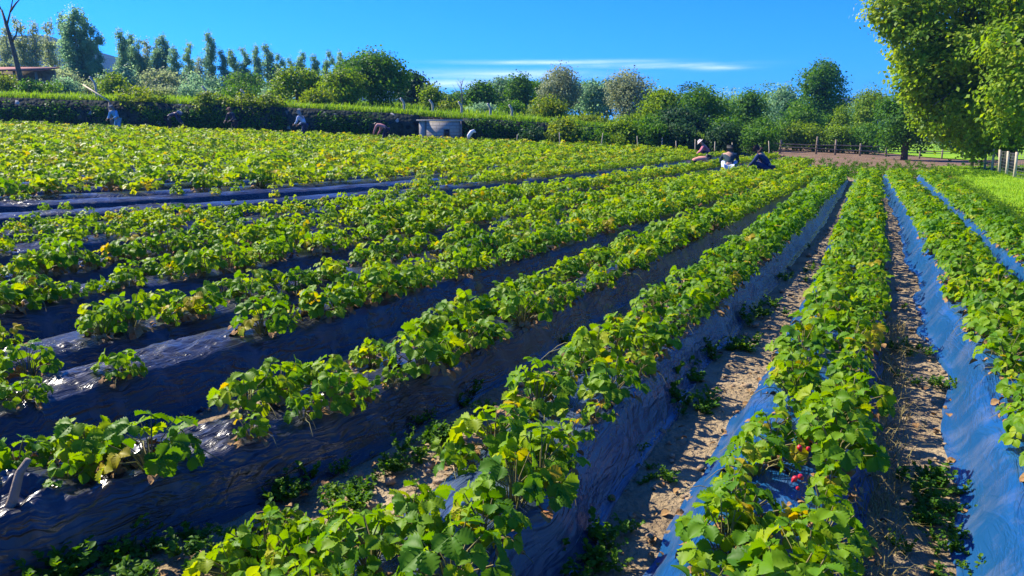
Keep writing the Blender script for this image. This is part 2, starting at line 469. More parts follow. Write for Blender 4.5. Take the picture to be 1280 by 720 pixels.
BEDS = {
    'A': dict(pts=[(2.3, .7), (6.12, 8.86), (8.8, 14.57), (14.57, 26.9)], w=.38, h=.22, film='film_sky_tint', den=.95, sc=.95, edge=.18,
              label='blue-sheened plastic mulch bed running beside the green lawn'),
    'B': dict(pts=[(1.0, .1), (2.62, 3.5), (3.16, 4.6), (4.92, 8.3), (7.40, 13.8), (12.3, 24.6), (13.3, 26.8)], w=.38, h=.24, film='film_sky_tint', den=1, sc=1.05, edge=.14,
              label='blue-sheened plastic mulch bed on the right of the sunlit sandy furrow'),
    'C': dict(pts=[(-.15, .2), (.70, 2.18), (1.50, 3.75), (2.36, 5.4), (4.36, 9.6), (12.3, 26.6)], w=.35, h=.25, film='film_sky_tint', den=1, sc=1.05, edge=.05,
              label='blue-sheened plastic mulch bed with red berries, left of the sandy furrow'),
    'D': dict(pts=[(-1.2, .2), (-.3, 2.2), (.4, 3.9), (1.1, 5.33), (4.93, 13.0), (11.2, 26.3)], w=.34, h=.27, film='film_mid', den=.97, sc=1.05, edge=.04,
              label='slate-sheened mulch bed reaching the bottom edge, next left of the berry bed'),
    'E': dict(pts=[(-4.2, .4), (-3.1, 1.5), (-1.86, 2.7), (-1.0, 3.72), (-.3, 4.95), (.43, 6.5), (3.36, 12.2), (7.6, 20.6), (11.0, 27.2)], w=.315, h=.25, film='film_dark', den=.93, sc=1.0, edge=.05,
              label='black wrinkled plastic mulch bed with a stick at its near end'),
    'F': dict(pts=[(-4.9, .3), (-2.6, 3.6), (-1.5, 5.6), (-.2, 8.0), (3.5, 14.6), (10.2, 27.2)], w=.36, h=.27, film='film_dark', den=.85, sc=1.0, edge=.05,
              label='black plastic mulch bed with crumpled silvery film at the left edge'),
    'G': dict(pts=[(-5.3, .4), (-2.9, 4.7), (-1.6, 7.0), (.2, 10.3), (5.4, 19.8), (12.4, 32.5)], w=.35, h=.26, film='film_dark', den=.62, sc=1.0, edge=.04,
              label='black plastic mulch bed with bare finely streaked film, sparse plants'),
    'H': dict(pts=[(-6.4, .9), (-3.75, 5.6), (-2.0, 8.7), (.4, 12.6), (4.13, 18.84), (12.6, 33.8)], w=.35, h=.26, film='film_dark', den=.72, sc=1.0, edge=.04,
              label='dark mulch bed behind the sparse streaked bed'),
    'I': dict(pts=[(-7.3, 1.6), (-4.6, 6.2), (-2.33, 10.2), (-1.43, 11.85), (4.2, 22.0), (12.7, 37.5)], w=.35, h=.26, film='film_dark', den=.8, sc=1.0, edge=.04,
              label='dark mulch bed in the middle left, third behind the crumpled film'),
    'J': dict(pts=[(-8.0, 2.2), (-5.3, 7.4), (-3.9, 10.2), (-1.6, 14.6)], w=.35, h=.26, film='film_dark', den=.85, sc=1.05, edge=.04,
              label='short dark mulch bed just before the two bare plastic ridges'),
    'W': dict(pts=[(-9.2, 3.0), (-6.9, 7.2), (-5.2, 9.7), (-4.3, 10.9)], w=.36, h=.26, film='film_dark', den=.8, sc=.9, edge=.04,
              label='short wedge of mulch bed at the left edge below the bare ridges'),
    'K': dict(pts=[(-12, 4.9), (-7.6, 9.0), (-5.73, 10.75), (-4.2, 12.3), (-2.4, 14.5), (-.6, 17.2), (1.6, 21), (10.4, 37.5)], w=.40, h=.30, film='film_dark', den=.9, sc=1.05, edge=.04,
              label='nearer of the two nearly bare silvery plastic ridges at left'),
}
kp = BEDS['K']['pts']
BEDS['L'] = dict(pts=[(x - .90, y + .84) for x, y in kp], w=.40, h=.30, film='film_dark', den=.9, sc=1.05, edge=.04,
                 label='farther of the two nearly bare silvery plastic ridges at left')


def frame_of(pts, st):
    x, y, s = poly(pts, st)
    tx = np.gradient(x); ty = np.gradient(y); l = np.hypot(tx, ty); tx /= l; ty /= l
    return x, y, s, ty, -tx          # (nx, ny) points to the RIGHT of the travel direction


def film_z(u):
    """cross profile of a raised bed, u = -1..1"""
    a = np.abs(u)
    return np.where(a < .55, 1 - .10 * (a / .55) ** 2, .90 * (.5 + .5 * np.cos(np.clip((a - .55) / .45, 0, 1) * np.pi)))


def build_bed(key, b, seed):
    st = lambda y: .02 if y < 6.5 else (.05 if y < 12 else .2)
    x, y, s, nx, ny = frame_of(b['pts'], st)
    keep = (y > -.2) & (x < np.array([clipx(v) for v in y]) + (20 if key in 'AB' else .4)) & (y < (27.2 if key in 'ABCD' else WALL_Y - 1))
    x, y, s, nx, ny = x[keep], y[keep], s[keep], nx[keep], ny[keep]
    n = len(x); m = 57
    U = np.linspace(-1.06, 1.06, m)
    S, UU = np.meshgrid(s, U, indexing='ij')
    wl = b['w'] * (1 + b['edge'] * 2.2 * fbm(s * .55 + seed * 7, s * 0 + seed, 3) + .10 * fbm(s * 2.5, s * 0 + seed * 3, 2))
    wr = b['w'] * (1 + b['edge'] * 1.2 * fbm(s * .55 + seed * 7, s * 0 + seed + 9, 3) + .10 * fbm(s * 2.5, s * 0 + seed * 3 + 5, 2))
    if key == 'B': wl = wl + .07 * np.clip(1 - (y - 2) / 9, 0, 1)
    W = np.where(UU < 0, wl[:, None], wr[:, None])
    off = UU * W
    X = x[:, None] + nx[:, None] * off; Y = y[:, None] + ny[:, None] * off
    hh = b['h'] * (1 + .14 * fbm(s * .8 + seed, s * 0 + 4.4, 3))
    Z = terr(X, Y) + hh[:, None] * film_z(UU)
    # folds and wrinkles in the film: skewed ridges, stronger where the film hangs loose
    A = UU * b['w']
    loose = np.clip(.6 + 1.0 * fbm(S * .9 + seed * 5, A * 2, 2), .08, 1.3)
    wq = S * (2.2) + A * 9 * np.sign(fbm(S * .35 + seed, A * 0, 1) + .05) + 1.3 * fbm(S * 1.7, A * 4 + seed, 2)
    ridge = np.clip(1 - np.abs(vnoise(wq * 1.6, A * 3 + seed * 11)) * 3.2, 0, 1) ** 1.3
    fine = np.clip(1 - np.abs(vnoise(A * 34 + 3.0 * fbm(S * 1.1, A * 2, 2), S * 1.6 + seed)) * 3, 0, 1)
    side = np.clip(1.15 - np.abs(UU), .0, 1) * np.clip(np.abs(UU) * 1.5 + .25, 0, 1)
    Z = Z + loose * side * (.022 * ridge + .010 * fine) + .012 * fbm(S * 4, A * 9 + seed, 3) * np.clip(1.1 - np.abs(UU), 0, 1)
    topm = np.clip(1.15 - np.abs(UU) * 1.15, 0, 1) * np.clip(.35 + 1.6 * fbm(S * 1.3 + seed * 2, A * 3, 2), .1, 1.2)
    ck = np.clip(1 - np.abs(fbm(S * 7 + A * 5, A * 11 - S * 3 + seed, 2)) * 4, 0, 1) * .024 + np.clip(1 - np.abs(fbm(S * 16 - A * 6, A * 20 + S * 5 + seed, 2)) * 4, 0, 1) * .010
    Z = Z + topm * ck * (1.0 if key in 'EFGHIJKL' else .45)
    flank = np.clip((UU - .30) * 3, 0, 1) * np.clip((1.02 - UU) * 3, 0, 1) * np.clip(.2 + 1.5 * fbm(S * .9 + seed * 4, A * 0, 2), 0, 1)
    fan = fbm(S * .7 + seed, A * 0 + 2, 1) * 9
    Z = Z + flank * .022 * np.clip(1 - np.abs(vnoise(S * 8 + A * fan, A * 1.2 + seed * 3)) * 2.6, 0, 1)
    if key in 'EF':   # crumpled, lifted film at the near left ends
        nearw = np.clip(1 - (y - 2.2) / 3.2, 0, 1)[:, None]
        cr = np.clip(1 - np.abs(fbm(S * 3.1 + A * 3, A * 6 - S * 1.2 + seed, 4)) * 3.4, -.3, 1)
        Z = Z + nearw * .055 * cr * np.clip(1.1 - np.abs(UU), 0, 1)
        cr2 = np.clip(1 - np.abs(fbm(S * 7.5 - A * 5, A * 12 + S * 3 + seed, 2)) * 4, -.2, 1)
        Z = Z + nearw * .022 * cr2 * np.clip(1.15 - np.abs(UU), 0, 1)
    Z[:, 0] -= .05; Z[:, -1] -= .05
    V = np.stack([X.ravel(), Y.ravel(), Z.ravel()], 1)
    i = np.arange((n - 1) * (m - 1)); r = i // (m - 1); c = i % (m - 1)
    F = np.stack([r * m + c, r * m + c + 1, (r + 1) * m + c + 1, (r + 1) * m + c], 1)
    uv = np.stack([A.ravel() * 1.3, S.ravel()], 1)
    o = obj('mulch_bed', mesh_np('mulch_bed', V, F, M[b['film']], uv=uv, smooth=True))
    tag(o, b['label'], 'mulch bed', 'plastic mulch beds of the strawberry field')


for i, (k, b) in enumerate(BEDS.items()): build_bed(k, b, i + 1)

# ridges under the dense far carpet: translated copies of the K line, one land form
CARPET = []
rv, rf, base = [], [], 0
for mrow in range(2, 40):
    pts = [(x - .90 - .86 * (mrow - 1), y + .84 + .80 * (mrow - 1)) for x, y in kp]
    pts = [(pts[0][0] - 10, pts[0][1] - 9)] + pts
    x, y, s, nx, ny = frame_of(pts, lambda v: .5)
    k = (y < WALL_Y - .9) & (y > 3) & (np.abs(x) < y * .78 + 2.5)
    if k.sum() < 3: continue
    x, y, nx, ny = x[k], y[k], nx[k], ny[k]
    CARPET.append((mrow, x, y, nx, ny))
    U = np.linspace(-1, 1, 7)
    X = x[:, None] + nx[:, None] * U * .40; Y = y[:, None] + ny[:, None] * U * .40
    Z = terr(X, Y) + .28 * film_z(U)[None, :] - .03
    n, m = X.shape
    i = np.arange((n - 1) * (m - 1)); r = i // (m - 1); c = i % (m - 1)
    rf.append(np.stack([r * m + c, r * m + c + 1, (r + 1) * m + c + 1, (r + 1) * m + c], 1) + base)
    rv.append(np.stack([X.ravel(), Y.ravel(), Z.ravel()], 1)); base += X.size
rV = np.concatenate(rv)
tag(obj('planted_ridges', mesh_np('planted_ridges', rV, np.concatenate(rf), M['film_dark'], uv=rV[:, :2], smooth=True)), kind='structure')

# ------------------------------------------------------------------ strawberry plants
def leaflet(lod):
    if lod == 2:
        V = np.array([[0, 0, 0], [.44, .55, .16], [0, 1, -.12], [-.44, .55, .16]])
        return V, np.array([[0, 1, 2], [0, 2, 3]])
    n = 11 if lod == 0 else 4
    V = []
    for j in range(n + 1):
        t = j / n
        w = .47 * (math.sin(math.pi * min(1, .03 + t * .93) ** 1.05)) ** .75 if 0 < t < 1 else (.05 if t == 0 else .10)
        z = -.30 * t ** 2.2
        tooth = 0
        if lod == 0 and 0 < j < n: tooth = .12 if j % 2 else -.08
        for sgn, kx in ((-1, 1), (-1, .5), (0, 0), (1, .5), (1, 1)):
            ww = w * kx * (1 + tooth * (kx == 1))
            rip = (.034 if j % 2 else -.034) * kx * (lod == 0)
            V.append([sgn * ww, t + .10 * kx * (1 - t) * (0 < t) + (tooth * .35 if kx == 1 else 0), z + ww * .80 - (ww * 1.15) ** 2 * .75 + rip])
    F = []
    for j in range(n):
        for i in range(4):
            a = j * 5 + i
            F.append([a, a + 1, a + 6, a + 5])
    return np.array(V), np.array(F)


LT = {k: leaflet(k) for k in (0, 1, 2)}


def frame3(fwd, up):
    f = fwd / np.linalg.norm(fwd); r = np.cross(f, up); r /= np.linalg.norm(r) + 1e-9
    u = np.cross(r, f)
    return np.stack([r, f, u], 1)      # columns x, y, z


def make_plant(rg, lod, nleaf, spread=.17, height=.19, size=.075, mean=.5):
    LV, LF, LTint = [], [], []; ln = 0
    stems = MB(); dead = MB()
    tv, tf = LT[lod]
    for q in range(nleaf):
        az = q * 2.399 + rg.normal(0, .4)
        k = math.sqrt((q + .5) / nleaf)
        rad = spread * (.15 + .95 * k) * rg.uniform(.8, 1.15)
        hz = height * (1.12 - .62 * k ** 1.7) * rg.uniform(.66, 1.28)
        d = np.array([math.cos(az), math.sin(az), 0])
        tip = d * rad + np.array([0, 0, hz])
        young = rg.random() < .18
        yellow = rg.random() < .06
        sz = size * rg.uniform(.75, 1.2) * (.75 if young else 1)
        up = np.array([0, 0, 1.]) + d * (.25 + .6 * k) + rg.normal(0, .42, 3)
        up /= np.linalg.norm(up)
        f0 = d * 1.0 + np.array([0, 0, -.12 - .3 * k]) + rg.normal(0, .15, 3)
        f0 = f0 - up * np.dot(f0, up); f0 /= np.linalg.norm(f0)
        tint = mean + rg.normal(0, .12) + (.22 if young else 0) + (.4 if yellow else 0)
        for a, sc in ((0, 1.05), (1.15, .95), (-1.15, .95)):
            c, s_ = math.cos(a), math.sin(a)
            rt = np.cross(f0, up)
            ff = f0 * c + rt * s_
            uu = up + rg.normal(0, .12, 3)
            B = frame3(ff, uu)
            V = (tv * sz * sc) @ B.T + tip + ff * .006
            LV.append(V); LF.append(tf + ln); ln += len(V)
            LTint.append(np.full(len(tf), min(1, max(0, tint + rg.normal(0, .05)))))
        if lod == 0:
            mid = tip * np.array([.38, .38, .62]) + rg.normal(0, .006, 3)
            stems.tube(np.array([d * .012 + [0, 0, -.02], mid, tip]), [.0032, .0026, .002], 4, cap=False)
    # runners and trusses
    if lod == 0:
        for q in range(rg.integers(1, 4)):
            az = rg.uniform(0, 6.28); d = np.array([math.cos(az), math.sin(az), 0]); l = rg.uniform(.16, .30)
            P = [d * l * t + np.array([0, 0, .10 * math.sin(t * 2.6) - .05 * t]) + rg.normal(0, .006, 3) for t in np.linspace(0, 1, 6)]
            stems.tube(np.array(P), [.0022] * 5 + [.001], 4, cap=False)
    nd = rg.integers(4, 9) if lod == 0 else (rg.integers(2, 4) if lod == 1 else 1)
    dt = LT[1][0] if lod < 2 else LT[2][0]; df = LT[1][1] if lod < 2 else LT[2][1]
    DV, DF, dn = [], [], 0
    for q in range(nd):
        az = rg.uniform(0, 6.28); d = np.array([math.cos(az), math.sin(az), 0])
        for a in (-.9, 0, .9):
            ff = np.array([math.cos(az + a), math.sin(az + a), -.3]) + rg.normal(0, .2, 3)
            B = frame3(ff, np.array([0, 0, 1.]) + d * .8 + rg.normal(0, .5, 3))
            V = (dt * rg.uniform(.03, .055)) @ B.T + d * rg.uniform(.06, .15) + np.array([0, 0, rg.uniform(.012, .06)])
            DV.append(V); DF.append(df + dn); dn += len(V)
    return dict(V=np.concatenate(LV), F=np.concatenate(LF), T=np.concatenate(LTint), stems=stems, DV=np.concatenate(DV), DF=np.concatenate(DF))


# planting plan: two staggered lines per bed
plants = []   # x, y, z, scale, rot, key, line, tintmean
prg = np.random.default_rng(5)


def bed_top(x, y, h): return float(terr(x, y)) + h * .96


def density(key, x, y, s):
    d = BEDS[key]['den']
    if key in 'KL':
        if x < -2.2: return .10
        return .45 if x < -.5 else .95
    if key == 'E' and y < 5.2: return .62 if y < 3.9 else .93
    if key == 'F':
        return .48 if y < 5.0 else (.82 if y < 6.5 else .96)
    if key in 'GHI':
        return np.interp(y, [4, 8, 13, 18], [d - .02, d + .08, d + .16, .97])
    return d


for key, b in BEDS.items():
    x, y, s, nx, ny = frame_of(b['pts'], lambda v: .05)
    for line in (-1, 1):
        s0 = prg.uniform(0, .2)
        while s0 < s[-1]:
            px_, py_ = np.interp(s0, s, x), np.interp(s0, s, y)
            gap = vnoise(np.array(s0 * .9 + hash(key) % 1 + ord(key) * 3.1), np.array(line * 5.5 + ord(key))) * .30
            if prg.random() < density(key, px_, py_, s0) + (gap if density(key, px_, py_, s0) < .9 and key not in 'KL' else 0):
                o_ = line * (.16 if key in 'EFGHIJ' else .135) + prg.normal(0, .026)
                if key == 'B': o_ += .06
                if key == 'A': o_ -= .02
                if key == 'C': o_ += .07
                X = px_ + np.interp(s0, s, nx) * o_; Y = py_ + np.interp(s0, s, ny) * o_
                lim = (27.0 if key in 'ABCD' else WALL_Y - 1.2)
                if Y < lim and Y > -.2 and math.hypot(X + 1.74, Y - 2.52) > .27 and (key in 'AB' or X < clipx(Y)):
                    sc = b['sc'] * .90 * prg.uniform(.70, 1.25)
                    if key in 'FGHE' and prg.random() < .2: sc *= .72
                    if key in 'EFGHI': sc *= 1.17
                    if key in 'JW': sc *= .85
                    if key in 'KL' and X < -2.2: sc *= .65
                    mt = .36 if key in 'ABCD' else .52
                    plants.append((X, Y, bed_top(X, Y, b['h']), sc, prg.uniform(0, 6.28), key, line, mt))
            s0 += prg.uniform(.20, .29)
for mrow, x, y, nx, ny in CARPET:
    for i in range(len(x)):
        for line in (-1, 1):
            for q in range(1):
                X = x[i] + nx[i] * line * .19 + prg.normal(0, .06); Y = y[i] + ny[i] * line * .19 + prg.normal(0, .1)
                if prg.random() < .90 + .35 * float(vnoise(X * .9, Y * .9)) and X < clipx(Y):
                    plants.append((X, Y, bed_top(X, Y, .26), prg.uniform(1.0, 1.8), prg.uniform(0, 6.28), 'Z', line, .56))

for (a, b_, sc) in ((330, 690, .95), (405, 672, 1.0), (290, 712, .9), (372, 712, 1.0), (440, 706, .85), (345, 650, .7), (560, 560, .6)):
    for t in np.arange(1.2, 9, .01):
        q = at(a, b_, t)
        if q.z < float(terr(q.x, q.y)) + .06: break
    plants.append((q.x, q.y, float(terr(q.x, q.y)), sc, prg.uniform(0, 6.28), 'Q', 1, .4))
for (a, b_, sc) in ((22, 572, .8), (82, 588, .72), (128, 566, .75), (58, 560, .7)):
    for t in np.arange(1.2, 9, .01):
        q = at(a, b_, t)
        if q.z < float(terr(q.x, q.y)) + .30: break
    plants.append((q.x, q.y, float(terr(q.x, q.y)) + .235, sc, prg.uniform(0, 6.28), 'E', -1, .6))

# ---- individuals: the ~300 that show largest
arr = np.array([(p[0], p[1], p[2]) for p in plants])
ppx, ppy, dep = project(arr[:, 0], arr[:, 1], arr[:, 2] + .1)
rpx = .16 * FPX / dep
vis = (ppx > -rpx * .6) & (ppx < 1280 + rpx * .6) & (ppy < 720 + rpx * .6) & (arr[:, 1] > 1.2)
size = np.array([p[3] for p in plants]) / dep
order = np.argsort(np.where(vis, -size, 1e9))
IND = set(order[:296].tolist())

NV = 16
variants = []
for v in range(NV):
    rg = np.random.default_rng(100 + v)
    big = v % 4 != 3
    pl = make_plant(rg, 0, int(rg.integers(19, 28)) if big else int(rg.integers(9, 13)), spread=rg.uniform(.11, .145) if big else .09,
                    height=rg.uniform(.13, .19), size=rg.uniform(.054, .067), mean=rg.uniform(.26, .54))
    lm = mesh_np('leaves', pl['V'], pl['F'], M['leaf'], tint=pl['T'], smooth=True)
    st_ = pl['stems']; sm = mesh_np('stalks', np.concatenate(st_.V), [np.concatenate(st_.F4)], M['stem'], smooth=True)
    dm = mesh_np('withered_leaves', pl['DV'], pl['DF'], M['dead'], smooth=True)
    variants.append((lm, sm, dm, big))
BIG = [i for i in range(NV) if variants[i][3]]; SMALL = [i for i in range(NV) if not variants[i][3]]

BEDWORD = {
    'A': 'bed beside the lawn', 'B': 'bed right of sandy furrow', 'C': 'berry bed by sandy furrow',
    'D': 'slate bed beside berry bed', 'E': 'black bed with stick', 'F': 'crumpled silvery bed',
    'G': 'sparse streaked black bed', 'H': 'bed behind sparse streaked bed', 'I': 'middle left bed', 'J': 'short bed before bare ridges',
    'W': 'short wedge bed', 'K': 'nearer bare ridge', 'L': 'farther bare ridge', 'Z': 'dense carpet behind bare ridges', 'Q': 'weedy furrow left of slate bed'}
ORD = ['nearest', 'second nearest', 'third nearest', 'fourth nearest', 'fifth nearest', 'sixth nearest']
byline = {}
for i in sorted(IND, key=lambda i: plants[i][1]):
    byline.setdefault((plants[i][5], plants[i][6]), []).append(i)
made = {}
for (key, line), ids in byline.items():
    for r, i in enumerate(ids):
        X, Y, Z, sc, rot, _, _, mt = plants[i]
        vi = rnd.choice(SMALL) if sc < .78 or rnd.random() < .08 else rnd.choice(BIG)
        lm, sm, dm, big = variants[vi]
        e = empty('strawberry_plant', (X, Y, Z - .012), rot); e.scale = (sc, sc, sc)
        side = 'left' if line < 0 else 'right'
        if key == 'Q':
            tag(e, f'{ORD[min(r, 5)] if r < 6 else "farthest"} stray strawberry plant in the {BEDWORD[key]}', 'strawberry plant', 'stray strawberry plants in the furrow')
            obj('leaves', lm, e); obj('stalks', sm, e); obj('withered_leaves', dm, e); continue
        if r < 6 and key != 'Z':
            tag(e, f'{ORD[r]} strawberry plant in the {side} line of {BEDWORD[key]}', 'strawberry plant', 'strawberry plants in the near mulch beds')
        else:
            tag(e, f'leafy strawberry plant farther up the {side} line of {BEDWORD[key]}', 'strawberry plant', f'strawberry plants farther up the {side} line of {BEDWORD[key]}')
        obj('leaves', lm, e); obj('stalks', sm, e); obj('withered_leaves', dm, e)
        made[i] = (e, sc, rot)


# ripe berries on the bed left of the sandy furrow
def berry_mesh(seed):
    rg = np.random.default_rng(seed); V = []; n, m = 9, 10
    for j in range(n):
        t = j / (n - 1); r = .0135 * (math.sin(math.pi * (t ** .72)) ** .8 if 0 < t < 1 else .02)
        for k in range(m):
            a = k / m * 6.283
            V.append([r * math.cos(a), r * math.sin(a), .021 - t * .042])
    F = [[j * m + k, j * m + (k + 1) % m, (j + 1) * m + (k + 1) % m, (j + 1) * m + k] for j in range(n - 1) for k in range(m)]
    return mesh_np('strawberry', np.array(V), np.array(F), M['berry'], smooth=True)


bmesh_b = berry_mesh(1)
for (bx, by, cnt) in ((1035, 487, 5), (1062, 523, 8), (985, 598, 3), (1000, 560, 2)):
    # where the ray meets the bed crest
    P = None
    for t in np.arange(1.5, 9, .01):
        q = at(bx, by, t)
        if q.z < gz(q.x, q.y) + .25 + .06: P = q; break
    cand = min((i for i in made if plants[i][5] == 'C'), key=lambda i: (plants[i][0] - P.x) ** 2 + (plants[i][1] - P.y) ** 2)
    e, sc, rot = made[cand]
    e['label'] = {(1035): 'strawberry plant with a small red cluster of berries on the berry bed', 1062: 'strawberry plant with the biggest red berry cluster, above the dark furrow edge',
                  985: 'strawberry plant with berries hidden low in its left side leaves', 1000: 'strawberry plant with two berries showing between lush leaves'}[bx]
    e['group'] = 'strawberry plants in the near mulch beds'
    inv = Matrix.LocRotScale(e.location, e.rotation_euler, e.scale).inverted()
    for q in range(cnt):
        w = Vector((P.x + rnd.gauss(0, .026), P.y - .075 + rnd.gauss(0, .02), P.z + .035 + rnd.gauss(0, .016)))
        o = obj('strawberry', bmesh_b, e); o.location = inv @ w
        o.rotation_euler = (rnd.uniform(-.7, .7), rnd.uniform(-.7, .7), rnd.uniform(0, 6)); o.scale = (rnd.uniform(.75, 1.15),) * 3

# ---- the rest of the field: one stuff object, level of detail by distance
lodv = {1: [], 2: []}
for v in range(14):
    rg = np.random.default_rng(300 + v)
    lodv[1].append(make_plant(rg, 1, int(rg.integers(17, 25)), spread=rg.uniform(.115, .15), height=rg.uniform(.14, .19), size=rg.uniform(.056, .068), mean=0))
    lodv[2].append(make_plant(rg, 2, int(rg.integers(16, 21)), spread=rg.uniform(.14, .18), height=rg.uniform(.14, .21), size=rg.uniform(.062, .078), mean=0))
LV, LF4, LF3, T4, T3, M4, M3, ln = [], [], [], [], [], [], [], 0
for i, p in enumerate(plants):
    if i in IND: continue
    X, Y, Z, sc, rot, key, line, mt = p
    if abs(X) > Y * .80 + 2.0: continue
    lod = 1 if dep[i] < 15 and key != 'Z' else 2
    pl = lodv[lod][prg.integers(14)]
    c, s_ = math.cos(rot), math.sin(rot)
    RM = np.array([[c, -s_, 0], [s_, c, 0], [0, 0, 1]]) * sc
    hx = prg.normal(0, .09) + .10 * float(vnoise(X * .8, Y * .8))
    for VV, FF, TT, mi in ((pl['V'], pl['F'], pl['T'], 0), (pl['DV'], pl['DF'], None, 1)):
        LV.append(VV @ RM.T + np.array([X, Y, Z - .012]))
        f = FF + ln; ln += len(VV)
        tt = np.clip(TT + mt + hx, 0, 1) if TT is not None else np.zeros(len(f))
        if f.shape[1] == 4: LF4.append(f); T4.append(tt); M4.append(np.full(len(f), mi))
        else: LF3.append(f); T3.append(tt); M3.append(np.full(len(f), mi))
me = mesh_np('strawberry_rows', np.concatenate(LV), [np.concatenate(LF4), np.concatenate(LF3)], [M['leaf'], M['dead']],
             midx=np.concatenate(M4 + M3), tint=np.concatenate(T4 + T3), smooth=True)
tag(obj('strawberry_rows', me), 'dense strawberry rows filling the field behind the nearest plants', 'strawberry plants', kind='stuff')
print('plants', len(plants), 'individual', len(IND), 'verts', ln)

# ------------------------------------------------------------------ small scattered stuff
def scatter_blades(name, P, h, w, lean, mat, per, spread, label, cat, tmean=.5):
    """grass-like blades: each a bent two-quad strip"""
    rg = np.random.default_rng(len(P)); n = len(P) * per
    base = np.repeat(P, per, axis=0) + np.concatenate([rg.normal(0, spread, (n, 2)), np.zeros((n, 1))], 1)
    az = rg.uniform(0, 6.28, n); hh = h * rg.uniform(.5, 1.2, n); ww = w * rg.uniform(.7, 1.3, n)
    d = np.stack([np.cos(az), np.sin(az), np.zeros(n)], 1); r = np.stack([-np.sin(az), np.cos(az), np.zeros(n)], 1)
    ln_ = lean * rg.uniform(.3, 1.3, n)
    up = np.array([0, 0, 1.])
    m1 = base + up * (hh * .6)[:, None] + d * (hh * ln_ * .35)[:, None]
    tp = base + up * hh[:, None] * (1 - .3 * ln_[:, None]) + d * (hh * ln_)[:, None]
    V = np.stack([base - r * ww[:, None] / 2, base + r * ww[:, None] / 2, m1 + r * ww[:, None] * .4, m1 - r * ww[:, None] * .4, tp], 1).reshape(-1, 3)
    k = np.arange(n) * 5
    F4 = np.stack([k, k + 1, k + 2, k + 3], 1); F3 = np.stack([k + 3, k + 2, k + 4], 1)
    t = np.clip(tmean + rg.normal(0, .2, n), 0, 1)
    o = obj(name, mesh_np(name, V, [F4, F3], mat, tint=np.concatenate([t, t])))
    return tag(o, label, cat, kind='stuff')


def pts_on(xy, lift=0):
    xy = np.asarray(xy, float)
    return np.concatenate([xy, (ground_z(xy[:, 0], xy[:, 1]) + lift)[:, None]], 1)


# lawn blades
c = rng.uniform((5, 8), (36, 37), (60000, 2)); c = c[lawn_mask(c[:, 0], c[:, 1]) & (np.abs(c[:, 0]) < c[:, 1] * .75 + 1)]
scatter_blades('lawn_grass', pts_on(c, .04), .07, .016, .6, M['blade'], 3, .08, 'short bright green grass covering the lawn', 'grass', .6)
# terrace grass on top of the wall
c = np.stack([rng.uniform(-38, 13, 16000), WALL_Y + .1 + np.abs(rng.normal(0, 1.2, 16000))], 1)
scatter_blades('terrace_grass', pts_on(c), .38, .03, .7, M['blade'], 2, .1, 'tall rough grass along the top of the stone wall', 'grass', .45)
c = np.stack([rng.uniform(-60, 12, 16000), rng.uniform(WALL_Y + 1, 80, 16000)], 1)
scatter_blades('meadow_grass', pts_on(c), .5, .06, .6, M['blade'], 2, .2, 'rough meadow grass on the terrace below the poplars', 'grass', .35)

# weeds: low leafy sprigs in the furrows
def weed_variant(seed):
    rg = np.random.default_rng(seed); V, F, T = [], [], []; n = 0
    tv, tf = LT[1]
    for q in range(rg.integers(5, 9)):
        az = rg.uniform(0, 6.28); l = rg.uniform(.06, .16); el = rg.uniform(.4, 1.2)
        d = np.array([math.cos(az) * math.cos(el), math.sin(az) * math.cos(el), math.sin(el)])
        for t in np.linspace(.25, 1, 6):
            p = d * l * t
            for sd in (-1, 1):
                ff = d * .6 + sd * np.cross(d, [0, 0, 1.]) + rg.normal(0, .3, 3)
                B = frame3(ff, np.array([0, 0, 1.]) + rg.normal(0, .35, 3))
                v = (tv * rg.uniform(.020, .034)) @ B.T + p
                V.append(v); F.append(tf + n); n += len(v); T.append(np.full(len(tf), np.clip(.5 + rg.normal(0, .2), 0, 1)))
    return np.concatenate(V), np.concatenate(F), np.concatenate(T)


WV = [weed_variant(900 + k) for k in range(8)]


def hit(px_, py_, top=0.0):
    for t in np.arange(1.2, 60, .02):
        q = at(px_, py_, t)
        if q.z < gz(q.x, q.y) + top: return q
    return q


wl = []
for (a, b_, n_, sg, sc) in ((330, 690, 12, .12, .9), (420, 640, 8, .10, .9), (250, 705, 7, .12, .8), (150, 712, 12, .10, 1.0), (80, 706, 12, .10, 1.1), (25, 692, 12, .09, 1.1), (190, 690, 8, .08, .9), (590, 500, 8, .08, 1.0), (540, 540, 9, .08, 1.0), (510, 590, 4, .08, .8), (370, 610, 7, .08, .9), (820, 500, 14, .08, 1.4), (845, 470, 6, .08, 1.1), (880, 505, 8, .08, .8),
                            (1190, 712, 12, .10, .6), (1150, 600, 6, .06, .9), (1178, 634, 8, .05, .8), (1165, 655, 8, .05, .8), (1140, 440, 6, .08, .8), (1160, 480, 5, .08, .6), (900, 440, 14, .15, 1.0), (930, 390, 12, .2, 1.0), (975, 345, 12, .3, 1.0), (820, 600, 5, .05, .6), (760, 620, 4, .05, .5),
                            (740, 690, 10, .08, 1.0), (145, 420, 5, .05, 1.0), (20, 560, 5, .1, .8), (240, 585, 4, .1, .7), (470, 575, 5, .1, .8), (690, 420, 6, .15, .9), (30, 640, 8, .1, .9)):
    p = hit(a, b_)
    for q in range(n_): wl.append((p.x + prg.normal(0, sg), p.y + prg.normal(0, sg * 1.3), sc * prg.uniform(.45, 1.0)))
for q in range(300):   # thin sprinkling in all furrows
    y_ = prg.uniform(3, 26); x_ = prg.uniform(-y_ * .7, y_ * .7)
    if x_ < ax_of(y_): wl.append((x_, y_, prg.uniform(.3, .7)))
